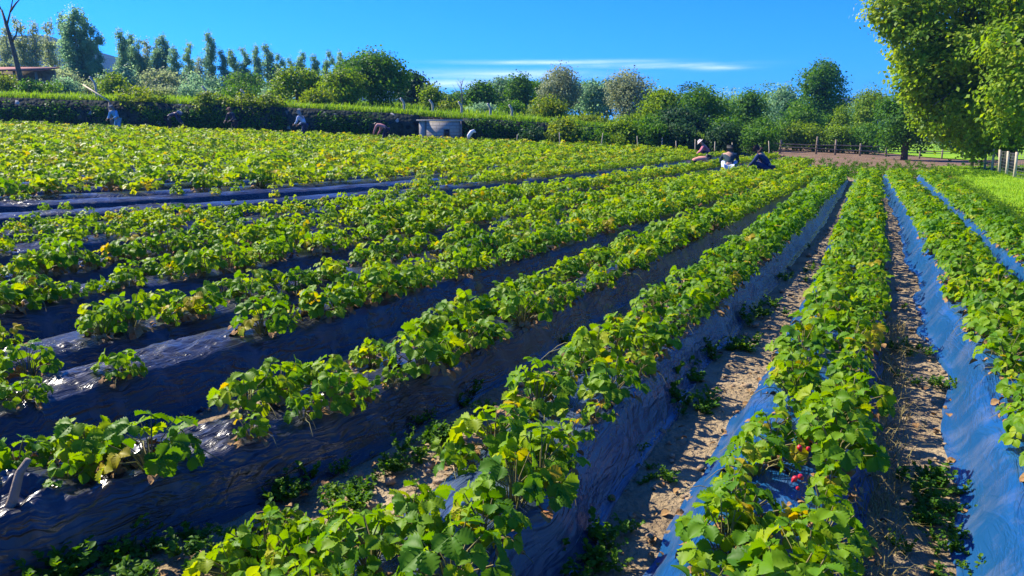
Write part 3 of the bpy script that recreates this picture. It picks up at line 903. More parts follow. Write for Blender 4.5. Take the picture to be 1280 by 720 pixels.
for q in range(2600):   # rough verge beyond the row ends and along the lawn edge
    if q % 2: y_ = prg.uniform(9, 27); x_ = ax_of(y_) + .75 + abs(prg.normal(0, .3))
    else: x_ = prg.uniform(8, 26); y_ = 27.6 + abs(prg.normal(0, 6.0))
    wl.append((x_, y_, prg.uniform(.4, .8) if q % 2 else prg.uniform(.8, 1.5)))
V, F, T, n = [], [], [], 0
for (x_, y_, sc) in wl:
    wv, wf, wt = WV[prg.integers(8)]; a = prg.uniform(0, 6.28); c_, s_ = math.cos(a), math.sin(a)
    RM = np.array([[c_, -s_, 0], [s_, c_, 0], [0, 0, 1]]) * sc
    V.append(wv @ RM.T + np.array([x_, y_, gz(x_, y_) - .01])); F.append(wf + n); n += len(wv); T.append(np.clip(wt + prg.normal(0, .1), 0, 1))
tag(obj('weeds', mesh_np('weeds', np.concatenate(V), np.concatenate(F), M['weed'], tint=np.concatenate(T), smooth=True)), 'small green weeds sprouting in the furrows', 'weeds', kind='stuff')

# soil clods and crumbs
ico = bmesh.new(); bmesh.ops.create_icosphere(ico, subdivisions=1, radius=1)
iv = np.array([v.co[:] for v in ico.verts]); iff = np.array([[v.index for v in f.verts] for f in ico.faces]); ico.free()
V, F, n = [], [], 0
cx = prg.uniform(-9, 12, 9000); cy = prg.uniform(1.6, 14, 9000)
for x_, y_ in zip(cx, cy):
    if abs(x_) > y_ * .75 + .6: continue
    s_ = min(.036, .006 + prg.exponential(.0065))
    v = iv * (1 + prg.normal(0, .22, (len(iv), 1))) * s_ * np.array([1.2, 1, .7])
    V.append(v + np.array([x_, y_, gz(x_, y_) + s_ * .1 - .002])); F.append(iff + n); n += len(iv)
tag(obj('soil_clods', mesh_np('soil_clods', np.concatenate(V), np.concatenate(F), M['clod'], smooth=False)), 'dry soil clods and crumbs lying in the furrows', 'clods', kind='stuff')

# withered leaflets lying about on soil and film
V, F, n = [], [], 0
for q in range(1500):
    y_ = 1.8 + prg.exponential(3.5); x_ = prg.uniform(-y_ * .7 - .3, y_ * .7 + .3)
    if y_ > 14: continue
    v = LT[1][0] * prg.uniform(.02, .045); f_ = prg.normal(0, 1, 3) * [1, 1, .15]
    v = v @ frame3(f_, np.array([0, 0, 1.]) + prg.normal(0, .3, 3)).T
    V.append(v + np.array([x_, y_, gz(x_, y_) + .012])); F.append(LT[1][1] + n); n += len(v)
tag(obj('leaf_litter', mesh_np('leaf_litter', np.concatenate(V), np.concatenate(F), M['dead'], smooth=True)), 'withered brown leaves littering the furrows', 'leaf litter', kind='stuff')

# dry straw hanging over the right shoulder of the berry bed
b = BEDS['C']; x, y, s, nx, ny = frame_of(b['pts'], lambda v: .03)
sel = (y > 2.0) & (y < 6.5)
P = []
for k in np.nonzero(sel)[0]:
    for q in range(3):
        o_ = prg.uniform(.30, .50); z_ = b['h'] * float(film_z(o_ / b['w']))
        X = x[k] + nx[k] * o_; Y = y[k] + ny[k] * o_; P.append((X, Y, gz(X, Y) + z_))
scatter_blades('dry_straw', np.array(P), .13, .004, 1.6, M['straw'], 2, .015, 'dry yellow grass straws hanging over the right edge of the berry bed', 'straw', .5)

# ------------------------------------------------------------------ trees
LEAFSETS = {
    'poplar': leafmat('poplar_leaf', [(0, (.10, .22, .12)), (.5, (.20, .36, .18)), (1, (.30, .42, .16))], trans=.58),
    'palepoplar': leafmat('young_poplar_leaf', [(0, (.14, .21, .09)), (.5, (.26, .33, .14)), (1, (.36, .40, .17))], trans=.55),
    'bright': leafmat('bright_leaf', [(0, (.07, .17, .010)), (.5, (.16, .28, .012)), (1, (.27, .36, .02))], trans=.45),
    'mid': leafmat('mid_leaf', [(0, (.035, .12, .012)), (.5, (.08, .21, .015)), (1, (.17, .29, .02))], trans=.42),
    'dark': leafmat('dark_leaf', [(0, (.015, .05, .015)), (.5, (.03, .09, .02)), (1, (.06, .13, .03))], trans=.35),
    'silver': leafmat('silver_leaf', [(0, (.13, .19, .08)), (.5, (.25, .30, .14)), (1, (.36, .38, .18))], trans=.4),
    'walnut': leafmat('broad_leaf', [(0, (.05, .14, .008)), (.45, (.15, .29, .012)), (.8, (.27, .39, .018)), (1, (.36, .43, .03))], trans=.55, spec=.2, rough=.5),
    'vine': leafmat('vine_leaf', [(0, (.08, .16, .012)), (.5, (.17, .26, .015)), (1, (.28, .31, .03))], trans=.45),
}


def crown_mesh(seed, blobs, nleaf, leaf, mat, gap=-.42, gf=.9, per=22, tuft=.35, shell=.55, updir=.35, tmean=.5, droop=0):
    """leaf-sized faces gathered in tufts through the volume of a set of ellipsoids"""
    rg = np.random.default_rng(seed)
    B = np.array(blobs, float)
    wgt = (B[:, 3] * B[:, 4] + B[:, 4] * B[:, 5] + B[:, 3] * B[:, 5]); wgt /= wgt.sum()
    nt_ = max(6, nleaf // per)
    ib = rg.choice(len(B), nt_, p=wgt)
    d = rg.normal(0, 1, (nt_, 3)); d /= np.linalg.norm(d, axis=1)[:, None]
    r = (shell + (1 - shell) * rg.random(nt_)) * (1 + rg.normal(0, .10, nt_))
    C = B[ib, :3] + d * r[:, None] * B[ib, 3:6]
    # drop tufts in a noise pattern to leave gaps
    keep = fbm(C[:, 0] * gf + C[:, 1] * gf * .8 + seed, C[:, 2] * gf + C[:, 1] * gf * .45, 2) > gap
    C, d, ib = C[keep], d[keep], ib[keep]; nt_ = len(C)
    tt = tmean + rg.normal(0, .15, nt_)
    it = np.repeat(np.arange(nt_), per); n = len(it)
    P = C[it] + rg.normal(0, tuft, (n, 3)) * np.array([1, 1, .75])
    out = d[it]
    nrm = out * .8 + rg.normal(0, .42, (n, 3)) + np.array([0, 0, updir]); nrm /= np.linalg.norm(nrm, axis=1)[:, None]
    a = rg.normal(0, 1, (n, 3)) + np.array([0, 0, -droop]); a -= nrm * (a * nrm).sum(1)[:, None]; a /= np.linalg.norm(a, axis=1)[:, None]
    b_ = np.cross(nrm, a)
    L = leaf * rg.uniform(.65, 1.25, n)[:, None]
    V = np.stack([P - a * L * .5, P + b_ * L * .36 + nrm * L * .08, P + a * L * .55, P - b_ * L * .36 + nrm * L * .08], 1).reshape(-1, 3)
    k = np.arange(n) * 4
    F = np.stack([k, k + 1, k + 2, k + 3], 1)
    return mesh_np('crown', V, F, mat, tint=np.clip(tt[it] + rg.normal(0, .1, n), 0, 1))


def trunk_mesh(seed, h, r, blobs, mat, lean=(0, 0), limbs=6):
    rg = np.random.default_rng(seed); mb = MB()
    P = [np.array([lean[0] * t * h + rg.normal(0, .02 * h * .3), lean[1] * t * h, t * h - .15 * (t == 0)]) for t in np.linspace(0, 1, 7)]
    mb.tube(P, np.linspace(r, r * .35, 7), 9)
    for q in range(min(limbs, len(blobs))):
        b_ = blobs[q]; s0 = P[rg.integers(2, 6)]
        e_ = np.array(b_[:3]); m_ = (s0 + e_) / 2 + np.array([0, 0, .08 * h])
        mb.tube([s0, m_, e_, e_ + (e_ - s0) * .25], [r * .42, r * .28, r * .15, r * .05], 6)
    V = np.concatenate(mb.V)
    return mesh_np('trunk', V, [np.concatenate(mb.F4), np.concatenate(mb.F3)], mat, smooth=True)


def plant_tree(name, label, cat, x, y, crown, trunk, rz=0, sc=(1, 1, 1), group=None, z=None):
    e = empty(name, (x, y, gz(x, y) if z is None else z), rz); e.scale = sc
    tag(e, label, cat, group)
    obj('crown', crown, e); obj('trunk', trunk, e)
    return e


# ---- poplars: five shapes about 10 m tall, copied
POP = []
for v in range(6):
    rg = np.random.default_rng(50 + v); bl = []
    for q in range(11):
        t = q / 10; w = (.55 + .75 * math.sin(math.pi * min(1, .18 + t * .80))) * rg.uniform(.75, 1.15)
        bl.append((rg.normal(0, .35), rg.normal(0, .35), 1.0 + t * 8.6, w, w, .95))
    mt_ = LEAFSETS['palepoplar'] if v >= 4 else LEAFSETS['poplar']
    POP.append((crown_mesh(500 + v, bl, 8000 if v < 4 else 4600, .24, mt_, per=22, tuft=.26, shell=.35, updir=.2),
                trunk_mesh(v, 9.4, .16, bl, M['palebark'], limbs=8)))

plist = [(6, 34, 82, 4), (24, 20, 80, 5), (40, 28, 80, 4), (56, 22, 82, 5),
         (80, 22, 72, 1), (90, 13, 71, 2), (102, 20, 72, 0), (112, 36, 71, 3), (121, 58, 70, 1),
         (149, 39, 76, 0), (160, 46, 78, 2), (172, 52, 77, 1), (183, 50, 79, 4), (194, 50, 78, 3), (205, 47, 78, 2), (216, 60, 76, 0),
         (234, 56, 82, 1), (248, 72, 80, 4), (262, 44, 82, 2), (277, 64, 81, 0), (291, 65, 83, 3), (305, 62, 82, 1), (319, 60, 81, 2), (333, 57, 82, 0), (346, 70, 84, 3),
         (362, 74, 86, 1), (376, 68, 86, 2), (392, 70, 86, 0), (408, 66, 86, 3), (423, 67, 87, 1)]
PORD = ['pale thin poplar at the far left, behind the leaning bare tree', 'pale thin poplar, second from the left edge', 'pale thin poplar, third from the left edge', 'pale thin poplar just left of the hill gap',
        'left flank poplar of the tall clump before the hill', 'tallest poplar of the clump before the hill', 'second tallest poplar of the clump before the hill', 'sloping right shoulder poplar of the tall clump', 'shortest poplar at the right of the tall clump']
for i, (px_, py_, y_, v) in enumerate(plist):
    p = at(px_, py_, y_); z0 = gz(p.x, y_)
    h = p.z - z0; k = h / 10.0
    lab = PORD[i] if i < len(PORD) else None
    if lab is None:
        if i < 16: lab = ['leftmost', 'second', 'third', 'fourth pale', 'fifth', 'sixth', 'rightmost low'][i - 9] + ' poplar in the row right of the blue hill'
        elif i < 25: lab = ['first', 'short pale', 'tallest spire', 'fourth', 'fifth', 'sixth', 'seventh', 'eighth', 'last low'][i - 16] + ' poplar of the long row behind the wall vines'
        else: lab = ['first', 'second', 'third', 'fourth', 'last'][i - 25] + ' poplar behind the round light green tree'
    w = .72 + .28 * rnd.random()
    plant_tree('poplar_tree', lab, 'poplar tree', p.x, y_, *POP[v], rz=rnd.uniform(0, 6), sc=(k * w, k * w, k), group='poplars beyond the stone wall')


def round_tree(name, label, cat, px_, top, base_d, wpx, kind, nleaf, leaf, seed, bare=.12, trunkr=.18, group=None, bark='bark', tuft=.3, per=20, squash=1, low=0, tmean=.5, n=12, shell=.5):
    """tree or shrub whose crown spans wpx photo pixels and reaches photo row top"""
    p = at(px_, top, base_d); z0 = gz(p.x, base_d); h = p.z - z0
    W = wpx / FPX * base_d / 2
    rg = np.random.default_rng(seed); bl = []
    ch = h * (1 - bare)
    for q in range(n):
        t = (q + .5) / n; az = q * 2.4
        prof = math.sin(math.pi * min(.97, .16 + t * .74)) ** .7
        rr = W * .50 * prof
        bw = W * rg.uniform(.38, .58) * (.55 + .5 * prof)
        bl.append((math.cos(az) * rr * rg.uniform(.5, 1.1), math.sin(az) * rr * rg.uniform(.5, 1.1), h * bare + ch * (.12 + t * .76), bw, bw, min(ch * .22, bw * 1.0)))
    for q in range(5):
        az = rg.uniform(0, 6.28); rr = W * rg.uniform(.1, .8)
        bl.append((math.cos(az) * rr, math.sin(az) * rr, h * (1.02 - .38 * (rr / W)) - h * .10 * rg.random(), W * .2, W * .2, min(h * .14, W * .35)))
    cm = crown_mesh(seed, bl, int(nleaf * 2.4), leaf * 1.12, LEAFSETS[kind], tuft=tuft, per=per, tmean=tmean, shell=shell)
    tm = trunk_mesh(seed, h * (.62 if bare > .05 else .5), trunkr, bl[::2], M[bark])
    return plant_tree(name, label, cat, p.x, base_d, cm, tm, group=group)


G1 = 'trees and shrubs beyond the wall'
T = round_tree
T('broad_tree', 'round light green tree above the wall, left of the tall dark-edged tree', 'tree', 370, 86, 52, 66, 'bright', 3600, .17, 1, group=G1, bare=.1)
T('broad_tree', 'large rounded mid green tree behind the squatting person in pink', 'tree', 462, 68, 54, 104, 'mid', 7000, .18, 2, group=G1, bare=.12, trunkr=.2)
T('broad_tree', 'yellowish green lower tree left in front of the large rounded tree', 'tree', 425, 92, 50, 60, 'bright', 3200, .16, 3, group=G1, bare=.1)
T('broad_tree', 'dark tree on the right shoulder of the large rounded tree', 'tree', 512, 92, 66, 56, 'dark', 3200, .2, 4, group=G1, bare=.08)
T('broad_tree', 'small pale green tree between concrete posts', 'tree', 538, 111, 58, 26, 'bright', 1100, .16, 5, group=G1, bare=.12, trunkr=.08)
T('broad_tree', 'bushy dark tree low behind the block hut, left side', 'tree', 556, 128, 70, 40, 'dark', 1600, .2, 6, group=G1, bare=.05)
T('broad_tree', 'mid green tree right of the thin bare tree', 'tree', 602, 105, 66, 40, 'mid', 1900, .18, 7, group=G1)
T('broad_tree', 'dark mid green tree under the left cloud', 'tree', 628, 98, 70, 40, 'poplar', 2200, .18, 8, group=G1)
T('broad_tree', 'upright green tree right under the left cloud', 'tree', 650, 95, 68, 36, 'mid', 2100, .18, 9, group=G1)
T('broad_tree', 'tall silvery grey-green tree with wispy top', 'tree', 702, 87, 64, 62, 'silver', 3600, .16, 10, group=G1, per=14)
T('broad_tree', 'dusky tree filling the gap between the two silvery trees', 'tree', 742, 104, 74, 50, 'poplar', 2400, .2, 11, group=G1)
T('broad_tree', 'wide silvery pale tree right of the cloud streak', 'tree', 785, 91, 64, 70, 'silver', 3800, .16, 12, group=G1, per=14)
T('broad_tree', 'dark spire tree behind the wide silvery tree', 'tree', 760, 98, 80, 22, 'dark', 900, .2, 13, group=G1)
T('broad_tree', 'reddish green shrub tree on the wall before the tall silvery tree', 'shrub', 686, 128, 50, 52, 'vine', 1800, .15, 14, group=G1, bare=.04)
T('broad_tree', 'bright green shrub tree right of the wide silvery tree', 'tree', 828, 116, 50, 52, 'bright', 3000, .16, 15, group=G1, bare=.05)
T('broad_tree', 'full green tree behind the pink hatted picker', 'tree', 878, 112, 54, 72, 'mid', 4200, .17, 16, group=G1, bare=.06)
T('broad_tree', 'dark green shrub below the full green tree', 'shrub', 850, 140, 47, 70, 'dark', 2600, .16, 17, group=G1, bare=.03)
T('broad_tree', 'mid green tree between the full green tree and the big dark tree', 'tree', 936, 119, 60, 64, 'mid', 3400, .18, 18, group=G1, bare=.06)
T('broad_tree', 'bluish green tree left against the big dark tree', 'tree', 982, 108, 72, 52, 'poplar', 2800, .2, 19, group=G1)
T('broad_tree', 'big dark crowned tree standing alone above the right hedge', 'tree', 1030, 77, 74, 76, 'mid', 6500, .20, 20, group=G1, bare=.15, trunkr=.3, tmean=.35)
T('columnar_bush', 'small column shaped bush in front of the big dark tree', 'bush', 1054, 132, 62, 20, 'bright', 900, .15, 21, group=G1, bare=.04, trunkr=.08)
T('conical_tree', 'light green cone shaped tree left of the huge crown', 'tree', 1090, 108, 64, 52, 'bright', 2600, .17, 22, group=G1, bare=.05)
T('low_tree', 'dark low tree with forked trunk at the far end of the furrow', 'tree', 1138, 118, 47, 84, 'mid', 5200, .16, 23, group=G1, bare=.16, trunkr=.22, tmean=.35)
back = [(575, 118, 84, 60, 'mid', 'low, behind the thin bare tree'), (640, 99, 86, 60, 'poplar', 'bluish, behind the trees under the cloud'), (672, 100, 82, 50, 'mid', 'left behind the tall silvery tree'), (725, 101, 86, 60, 'mid', 'right behind the tall silvery tree'), (820, 108, 84, 60, 'poplar', 'bluish, right behind the wide silvery tree'),
        (862, 106, 86, 60, 'dark', 'dark, left behind the full green tree'), (908, 110, 84, 66, 'poplar', 'bluish, right behind the full green tree'), (960, 107, 86, 66, 'mid', 'left behind the big dark tree'), (1075, 126, 84, 50, 'poplar', 'bluish, right behind the big dark tree'), (1000, 128, 66, 60, 'mid', 'mid green, at the left foot of the big dark tree'),
        (150, 90, 68, 56, 'poplar', 'low, at the feet of the first poplar row, left part'), (200, 90, 68, 60, 'palepoplar', 'low and pale, at the feet of the first poplar row'), (250, 96, 70, 64, 'poplar', 'low, at the feet of the long poplar row, left part'), (305, 94, 70, 64, 'mid', 'low, at the feet of the long poplar row, right part'), (405, 96, 70, 60, 'poplar', 'low, behind the yellowish lower tree'), (70, 88, 66, 60, 'palepoplar', 'low and pale, below the tall poplar clump')]
for i, (a, b_, d_, w_, k_, lab) in enumerate(back):
    T('belt_tree', 'belt tree ' + lab, 'tree', a, b_, d_, w_ * 1.15, k_, 1800, .2, 160 + i, group='belt of trees behind the field', bare=.04, trunkr=.1, n=9)
hedge = [(955, 150, 56, 60, 'mid', 'left end of the right hedge'), (1003, 156, 58, 60, 'bright', 'middle left of the right hedge, behind the rail fence'), (1045, 160, 57, 50, 'bright', 'middle of the right hedge'), (1088, 158, 56, 54, 'mid', 'right part of the hedge beside the dark low tree'),
         (905, 150, 50, 60, 'mid', 'under the full green tree behind the pickers'), (790, 150, 46.5, 60, 'bright', 'on the wall right of the dark stone stretch'), (740, 150, 46, 60, 'vine', 'yellow green, covering the wall top below the silver trees'), (880, 165, 46, 46, 'dark', 'darkest, low at the wall end'),
         (1200, 165, 72, 60, 'dark', 'dark, seen through the gap under the huge crown'), (1245, 168, 66, 60, 'mid', 'behind the pale fence posts')]
for i, (a, b_, d_, w_, k_, lab) in enumerate(hedge):
    T('hedge_shrub', 'leafy hedge shrub ' + lab, 'shrub', a, b_, d_, w_, k_, 2000, .15, 40 + i, group='hedge shrubs along the field end', bare=.02, trunkr=.06, tuft=.25)
side = [(705, 152, 42.4, 44, 'vine', 'yellowish, at the end of the dark wall'), (740, 158, 42.3, 50, 'mid', 'mid green, second along the far field edge'), (775, 152, 42.6, 50, 'bright', 'bright, below the wide silvery tree'), (812, 148, 42.4, 56, 'mid', 'mid green, below the bright shrub tree'),
        (850, 156, 42.2, 50, 'dark', 'dark, left of the pink hatted picker'), (905, 158, 43.5, 60, 'dark', 'dark, behind the pickers'), (950, 160, 46, 60, 'mid', 'mid green, right of the pickers'), (668, 162, 42.5, 30, 'dark', 'small and dark, against the dark wall')]
for i, (a, b_, d_, w_, k_, lab) in enumerate(side):
    T('field_shrub', 'field edge shrub, ' + lab, 'shrub', a, b_, d_, w_, k_, 1700, .14, 120 + i, group='shrubs at the far field edge', bare=.02, trunkr=.05, tuft=.22)
# low scrub on the terrace, in front of the poplars
scrub = [(8, 95, 52, 50, 'vine'), (50, 104, 50, 50, 'mid'), (80, 100, 56, 44, 'poplar'), (112, 106, 58, 40, 'palepoplar'), (140, 94, 54, 34, 'bright'), (165, 112, 50, 40, 'vine'), (200, 108, 58, 50, 'palepoplar'), (240, 106, 60, 60, 'poplar'), (300, 108, 60, 60, 'mid'), (340, 112, 56, 40, 'poplar'), (395, 116, 47, 44, 'vine'), (560, 132, 52, 30, 'vine'), (640, 130, 54, 44, 'mid'), (600, 134, 56, 40, 'poplar')]
SL = ['yellow green, at the left edge below the red roof', 'dull green, beside the shed post', 'bluish, under the tall poplar clump', 'pale, below the right of the tall poplar clump', 'bright, right of the leaning beam', 'yellowish, overhanging the wall above the blue shirted person', 'pale, below the first poplar row', 'bluish, left of the wall vines', 'mid green, above the wall vines', 'dusky, left of the round light green tree', 'yellow green, at the foot of the large rounded tree', 'small, between the concrete posts', 'mid green, right above the dark wall', 'dusky, right of the block hut']
for i, (a, b_, d_, w_, k_) in enumerate(scrub):
    T('terrace_shrub', 'terrace shrub, ' + SL[i], 'shrub', a, b_, d_, w_, k_, 1100, .15, 70 + i, group='shrubs on the terrace', bare=.02, trunkr=.05, tuft=.25)
# vines spilling over the wall
for i, (a, b_, w_, lab) in enumerate([(262, 122, 44, 'left end of the long vine hanging over the wall'), (300, 124, 46, 'middle of the long vine over the wall'), (335, 127, 40, 'right end of the long vine over the wall'), (176, 116, 60, 'short vine left of the long one')]):
    p = at(a, b_, WALL_Y - .1); W = w_ / FPX * WALL_Y / 2; z0 = gz(p.x, WALL_Y + .3)
    bl = [(-W * .6, 0, .2, W * .5, .5, .45), (W * .5, .1, .15, W * .5, .5, .45), (0, .0, .3, W * .5, .5, .5), (W * .2, -.35, -.25, W * .4, .2, .35), (-W * .4, -.35, -.2, W * .3, .2, .3)]
    cm = crown_mesh(800 + i, bl, 1300, .15, LEAFSETS['vine'], tuft=.15)
    plant_tree('wall_vine', 'yellow green ' + lab, 'vine', p.x, WALL_Y + .1, cm, trunk_mesh(i, .5, .05, bl, M['bark'], limbs=4), group='vines on the stone wall', z=z0)
# dark ivy patches on the wall face right of the hut
for i, a in enumerate((455, 700, 760, 20, 70, 110, 190, 235, 275, 330, 415, 600, 650)):
    p = at(a, 165, WALL_Y - .3); z0 = float(terr(p.x, WALL_Y - .3))
    bl = [(-.9, 0, .5, .9, .25, .5), (.8, 0, .7, .9, .25, .6), (0, 0, 1.15, 1.3, .25, .45)]
    plant_tree('wall_ivy', 'dark ivy on the wall face ' + ['left of the person in pink', 'below the tall silvery tree', 'left of the bright field end hedge', 'at the far left edge', 'below the red roofed shed', 'left of the beam prop', 'left of the bending navy dressed person', 'right of the bending navy dressed person', 'below the left end of the long vine', 'below the right end of the long vine', 'right of the person with grey scarf', 'right of the white sack', 'right of the ivy beside the sack'][i], 'ivy', p.x, WALL_Y - .3,
               crown_mesh(830 + i, bl, 2200, .12, LEAFSETS['mid'], tuft=.15, tmean=.3), trunk_mesh(i, .9, .03, bl, M['bark'], limbs=3), z=z0)

# ---- the huge broadleaf trees at the right edge: limbs and tufts over a wide crown
def big_tree(label, x, y, blobs, nleaf, seed, h, r, leaf=.19):
    cm = crown_mesh(seed, blobs, nleaf, leaf, LEAFSETS['walnut'], gap=-.27, gf=.75, per=40, tuft=.27, shell=.6, updir=.5, droop=.5, tmean=.64)
    plant_tree('broadleaf_tree', label, 'tree', x, y, cm, trunk_mesh(seed, h, r, blobs, M['bark'], limbs=14), group='huge trees by the lawn')


def blobs_px(lst, x0, y0):
    out = []
    z0 = gz(x0, y0)
    for (a, b_, d_, w_, h_) in lst:
        p = at(a, b_, y0 + d_); k = (y0 + d_) / FPX
        out.append((p.x - x0, d_, p.z - z0, w_ * k, max(.8, (w_ + h_) / 2 * k), h_ * k))
    return out


x1, y1 = 22.6, 35.0
bl = blobs_px([(1180, 10, 0, 80, 46), (1130, 22, -.5, 38, 30), (1200, -60, 0, 100, 60), (1270, -20, -1.5, 70, 60), (1200, 60, -1, 66, 44), (1160, 95, 0, 40, 34), (1250, 60, -2, 60, 44),
               (1190, 115, -1.2, 56, 36), (1168, 128, .5, 28, 24), (1240, 118, -2, 56, 40), (1210, 145, -1, 40, 24), (1188, 156, 0, 24, 15), (1255, 158, -1.8, 44, 20), (1290, 100, 0, 60, 60), (1290, -90, 0, 90, 60), (1140, 60, 0.5, 26, 30), (1222, 168, -.5, 26, 13), (1118, 8, 0, 30, 22), (1188, 168, .3, 26, 16), (1255, 176, -.6, 34, 14), (1150, 108, .4, 26, 22), (1218, 181, -.3, 34, 13), (1170, 150, .2, 26, 18), (1195, 95, -1.5, 50, 40), (1150, 50, -.5, 36, 36)], x1, y1)
big_tree('huge broad leaved tree overhanging the lawn, left and foremost of the giants', x1, y1, bl, 105000, 901, 8.5, .34)
x2, y2 = 23.5, 31.0
bl = blobs_px([(1330, 40, 0, 90, 60), (1300, 110, -1, 60, 44), (1298, 152, -.5, 50, 24), (1360, 130, 0, 70, 60), (1330, -60, 0, 110, 70), (1400, 20, 0, 90, 80), (1275, 60, -.8, 40, 40)], x2, y2)
big_tree('huge broad leaved tree at the right edge behind the pale fence posts', x2, y2, bl, 42000, 902, 7.5, .3)
# young trunk standing free at the lawn edge under the crown
mb = MB(); p = hit(1214, 210)
mb.tube([(0, 0, -.1), (.02, 0, .6), (-.03, .02, 1.3), (.06, 0, 2.2)], [.09, .075, .065, .05], 8)
mb.tube([(-.03, .02, 1.3), (.3, .1, 1.9), (.55, .1, 2.3)], [.045, .035, .02], 6)
e = empty('young_tree', (p.x, p.y, p.z)); tag(e, 'thin dark young tree standing alone on the lawn edge under the huge crown', 'tree')
mb.build('trunk', M['bark'], e, smooth=True)
obj('crown', crown_mesh(77, [(0, 0, 2.4, .9, .9, .6), (.5, .1, 2.3, .6, .6, .5), (-.4, 0, 2.1, .5, .5, .4)], 900, .14, LEAFSETS['walnut'], tuft=.2), e)

# ---- leaning bare tree at far left
e = empty('bare_tree', tuple(at(28, 106, 50))); tag(e, 'leaning leafless tree with a forked top at the far left edge', 'tree')
o0 = Vector(e.location)
def rel(a, b_, d_): q = at(a, b_, d_) - o0; return (q.x, q.y, q.z)
e.location.z -= .0
mb = MB(); mb.tube([tuple(np.array(rel(29, 112, 50)) + [0, 0, -.6]), rel(27, 104, 50), rel(18, 66, 50), rel(9, 34, 50.3), rel(2, 12, 50.5)], [.2, .17, .13, .10, .06], 8)
mb.build('trunk', M['bark'], e, smooth=True)
mb = MB()
for br in ([(9, 30, 50.3), (13, 14, 50), (17, -6, 50)], [(13, 14, 50), (20, 4, 49.8), (26, -2, 49.6)], [(4, 18, 50.5), (-3, 2, 50.8)], [(15, 52, 50.1), (20, 44, 50), (22, 34, 49.8)]):
    mb.tube([rel(*q) for q in br], np.linspace(.07, .025, len(br)), 6)
mb.build('branches', M['bark'], e, smooth=True)
e = empty('bare_tree', (0, 0, 0)); p = at(577, 136, 60); e.location = (p.x, 60, gz(p.x, 60)); tag(e, 'thin nearly leafless tree behind the concrete posts', 'tree')
mb = MB(); H_ = at(577, 100, 60).z - e.location.z
mb.tube([(0, 0, -.2), (.05, 0, H_ * .5), (-.05, 0, H_)], [.07, .05, .015], 6); mb.build('trunk', M['palebark'], e, smooth=True)
mb = MB()
for q in range(14):
    z_ = H_ * (.35 + .045 * q); a = q * 2.4; l = .9 * (1.2 - q / 16)
    mb.tube([(0, 0, z_), (math.cos(a) * l * .5, math.sin(a) * l * .5, z_ + l * .45), (math.cos(a) * l * .8, math.sin(a) * l * .8, z_ + l)], [.02, .014, .006], 5)
mb.build('branches', M['palebark'], e, smooth=True)

# ------------------------------------------------------------------ stone wall, hut, sheds, posts, fences
def wall_span(xa, xb, label):
    n = int((xb - xa) / .4) + 1; xs = np.linspace(xa, xb, n)
    mb = MB(); P = []
    zt = terr(xs, WALL_Y) + wall_h(xs) + .05 + .06 * fbm(xs * .9, xs * 0 + 3, 3); zb = terr(xs, WALL_Y) - .25
    y0 = WALL_Y - .28 + .05 * fbm(xs * .8, xs * 0, 2); y1_ = WALL_Y + .14
    V = np.concatenate([np.stack([xs, y0 + .0, zb], 1), np.stack([xs, y0 + .06, zt], 1), np.stack([xs, xs * 0 + y1_, zt], 1), np.stack([xs, xs * 0 + y1_, zb], 1)])
    F = []
    for k in range(4):
        k2 = (k + 1) % 4
        for i in range(n - 1): F.append([k * n + i, k * n + i + 1, k2 * n + i + 1, k2 * n + i])
    F += [[0, n, 2 * n, 3 * n], [n - 1, 4 * n - 1, 3 * n - 1, 2 * n - 1]]
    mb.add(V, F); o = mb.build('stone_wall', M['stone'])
    tag(o, label, 'stone wall')


hx0, hx1 = at(525, 160, WALL_Y).x, at(578, 160, WALL_Y).x
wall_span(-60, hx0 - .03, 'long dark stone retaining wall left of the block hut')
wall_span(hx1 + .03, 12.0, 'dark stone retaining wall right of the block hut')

# block hut let into the wall
e = empty('block_hut', ((hx0 + hx1) / 2, WALL_Y - .1, float(terr((hx0 + hx1) / 2, WALL_Y)))); tag(e, 'low grey block hut with a flat slab roof set into the wall', 'hut')
zr = at(550, 151, WALL_Y - .7).z - e.location.z; w_ = hx1 - hx0
mb = MB(); mb.box((.20, -.30, zr / 2 - .1), (w_ - .50, .9, zr + .16)); mb.build('wall', M['block'], e)
mb = MB(); mb.box((-w_ / 2 + .21, -.28, zr / 2 - .1), (.36, .70, zr + .15)); mb.build('side_wall', M['concrete'], e)
mb = MB(); mb.box((-.02, -.28, zr + .02), (w_ + .14, 1.02, .08)); mb.build('roof', M['concrete'], e)
mb = MB(); mb.box((w_ / 2 - .01, -.78, zr / 2 - .1), (.09, .10, zr + .16)); mb.build('corner_post', M['oldwood'], e)
mb = MB(); mb.box((.38, -.757, zr * .52), (.26, .03, .34)); wd = mb.build('window', plain('dark_opening', (.02, .02, .025), .4), e)
mb = MB()
for q in (-1, 1): mb.box((.38 + q * .15, -.765, zr * .52), (.04, .05, .42)); mb.box((.38, -.765, zr * .52 + q * .19), (.34, .045, .04))
mb.build('frame', M['oldwood'], wd)

# red roofed open shed at the far left
a_, b2 = at(-30, 92, 58), at(58, 86, 58); zf = gz(a_.x, 58)
e = empty('open_shed', ((a_.x + b2.x) / 2, 58, zf)); tag(e, 'low open shed with a faded red roof at the left edge', 'shed')
hh_ = b2.z - zf; L_ = b2.x - a_.x
mb = MB(); mb.box((0, .0, hh_ - .02), (L_ + .5, 2.6, .10), rx=R(9)); mb.build('roof', M['rooftile'], e)
for q in (-.45, -.1, .16, .46):
    mb = MB(); mb.box((q * L_, -1.0, (hh_ - .2) / 2 - .1), (.13, .13, hh_ - .1)); mb.build('post', M['oldwood'], e)
mb = MB(); mb.box((0, 1.1, (hh_) / 2), (L_, .1, hh_)); mb.build('back_wall', M['oldwood'], e)

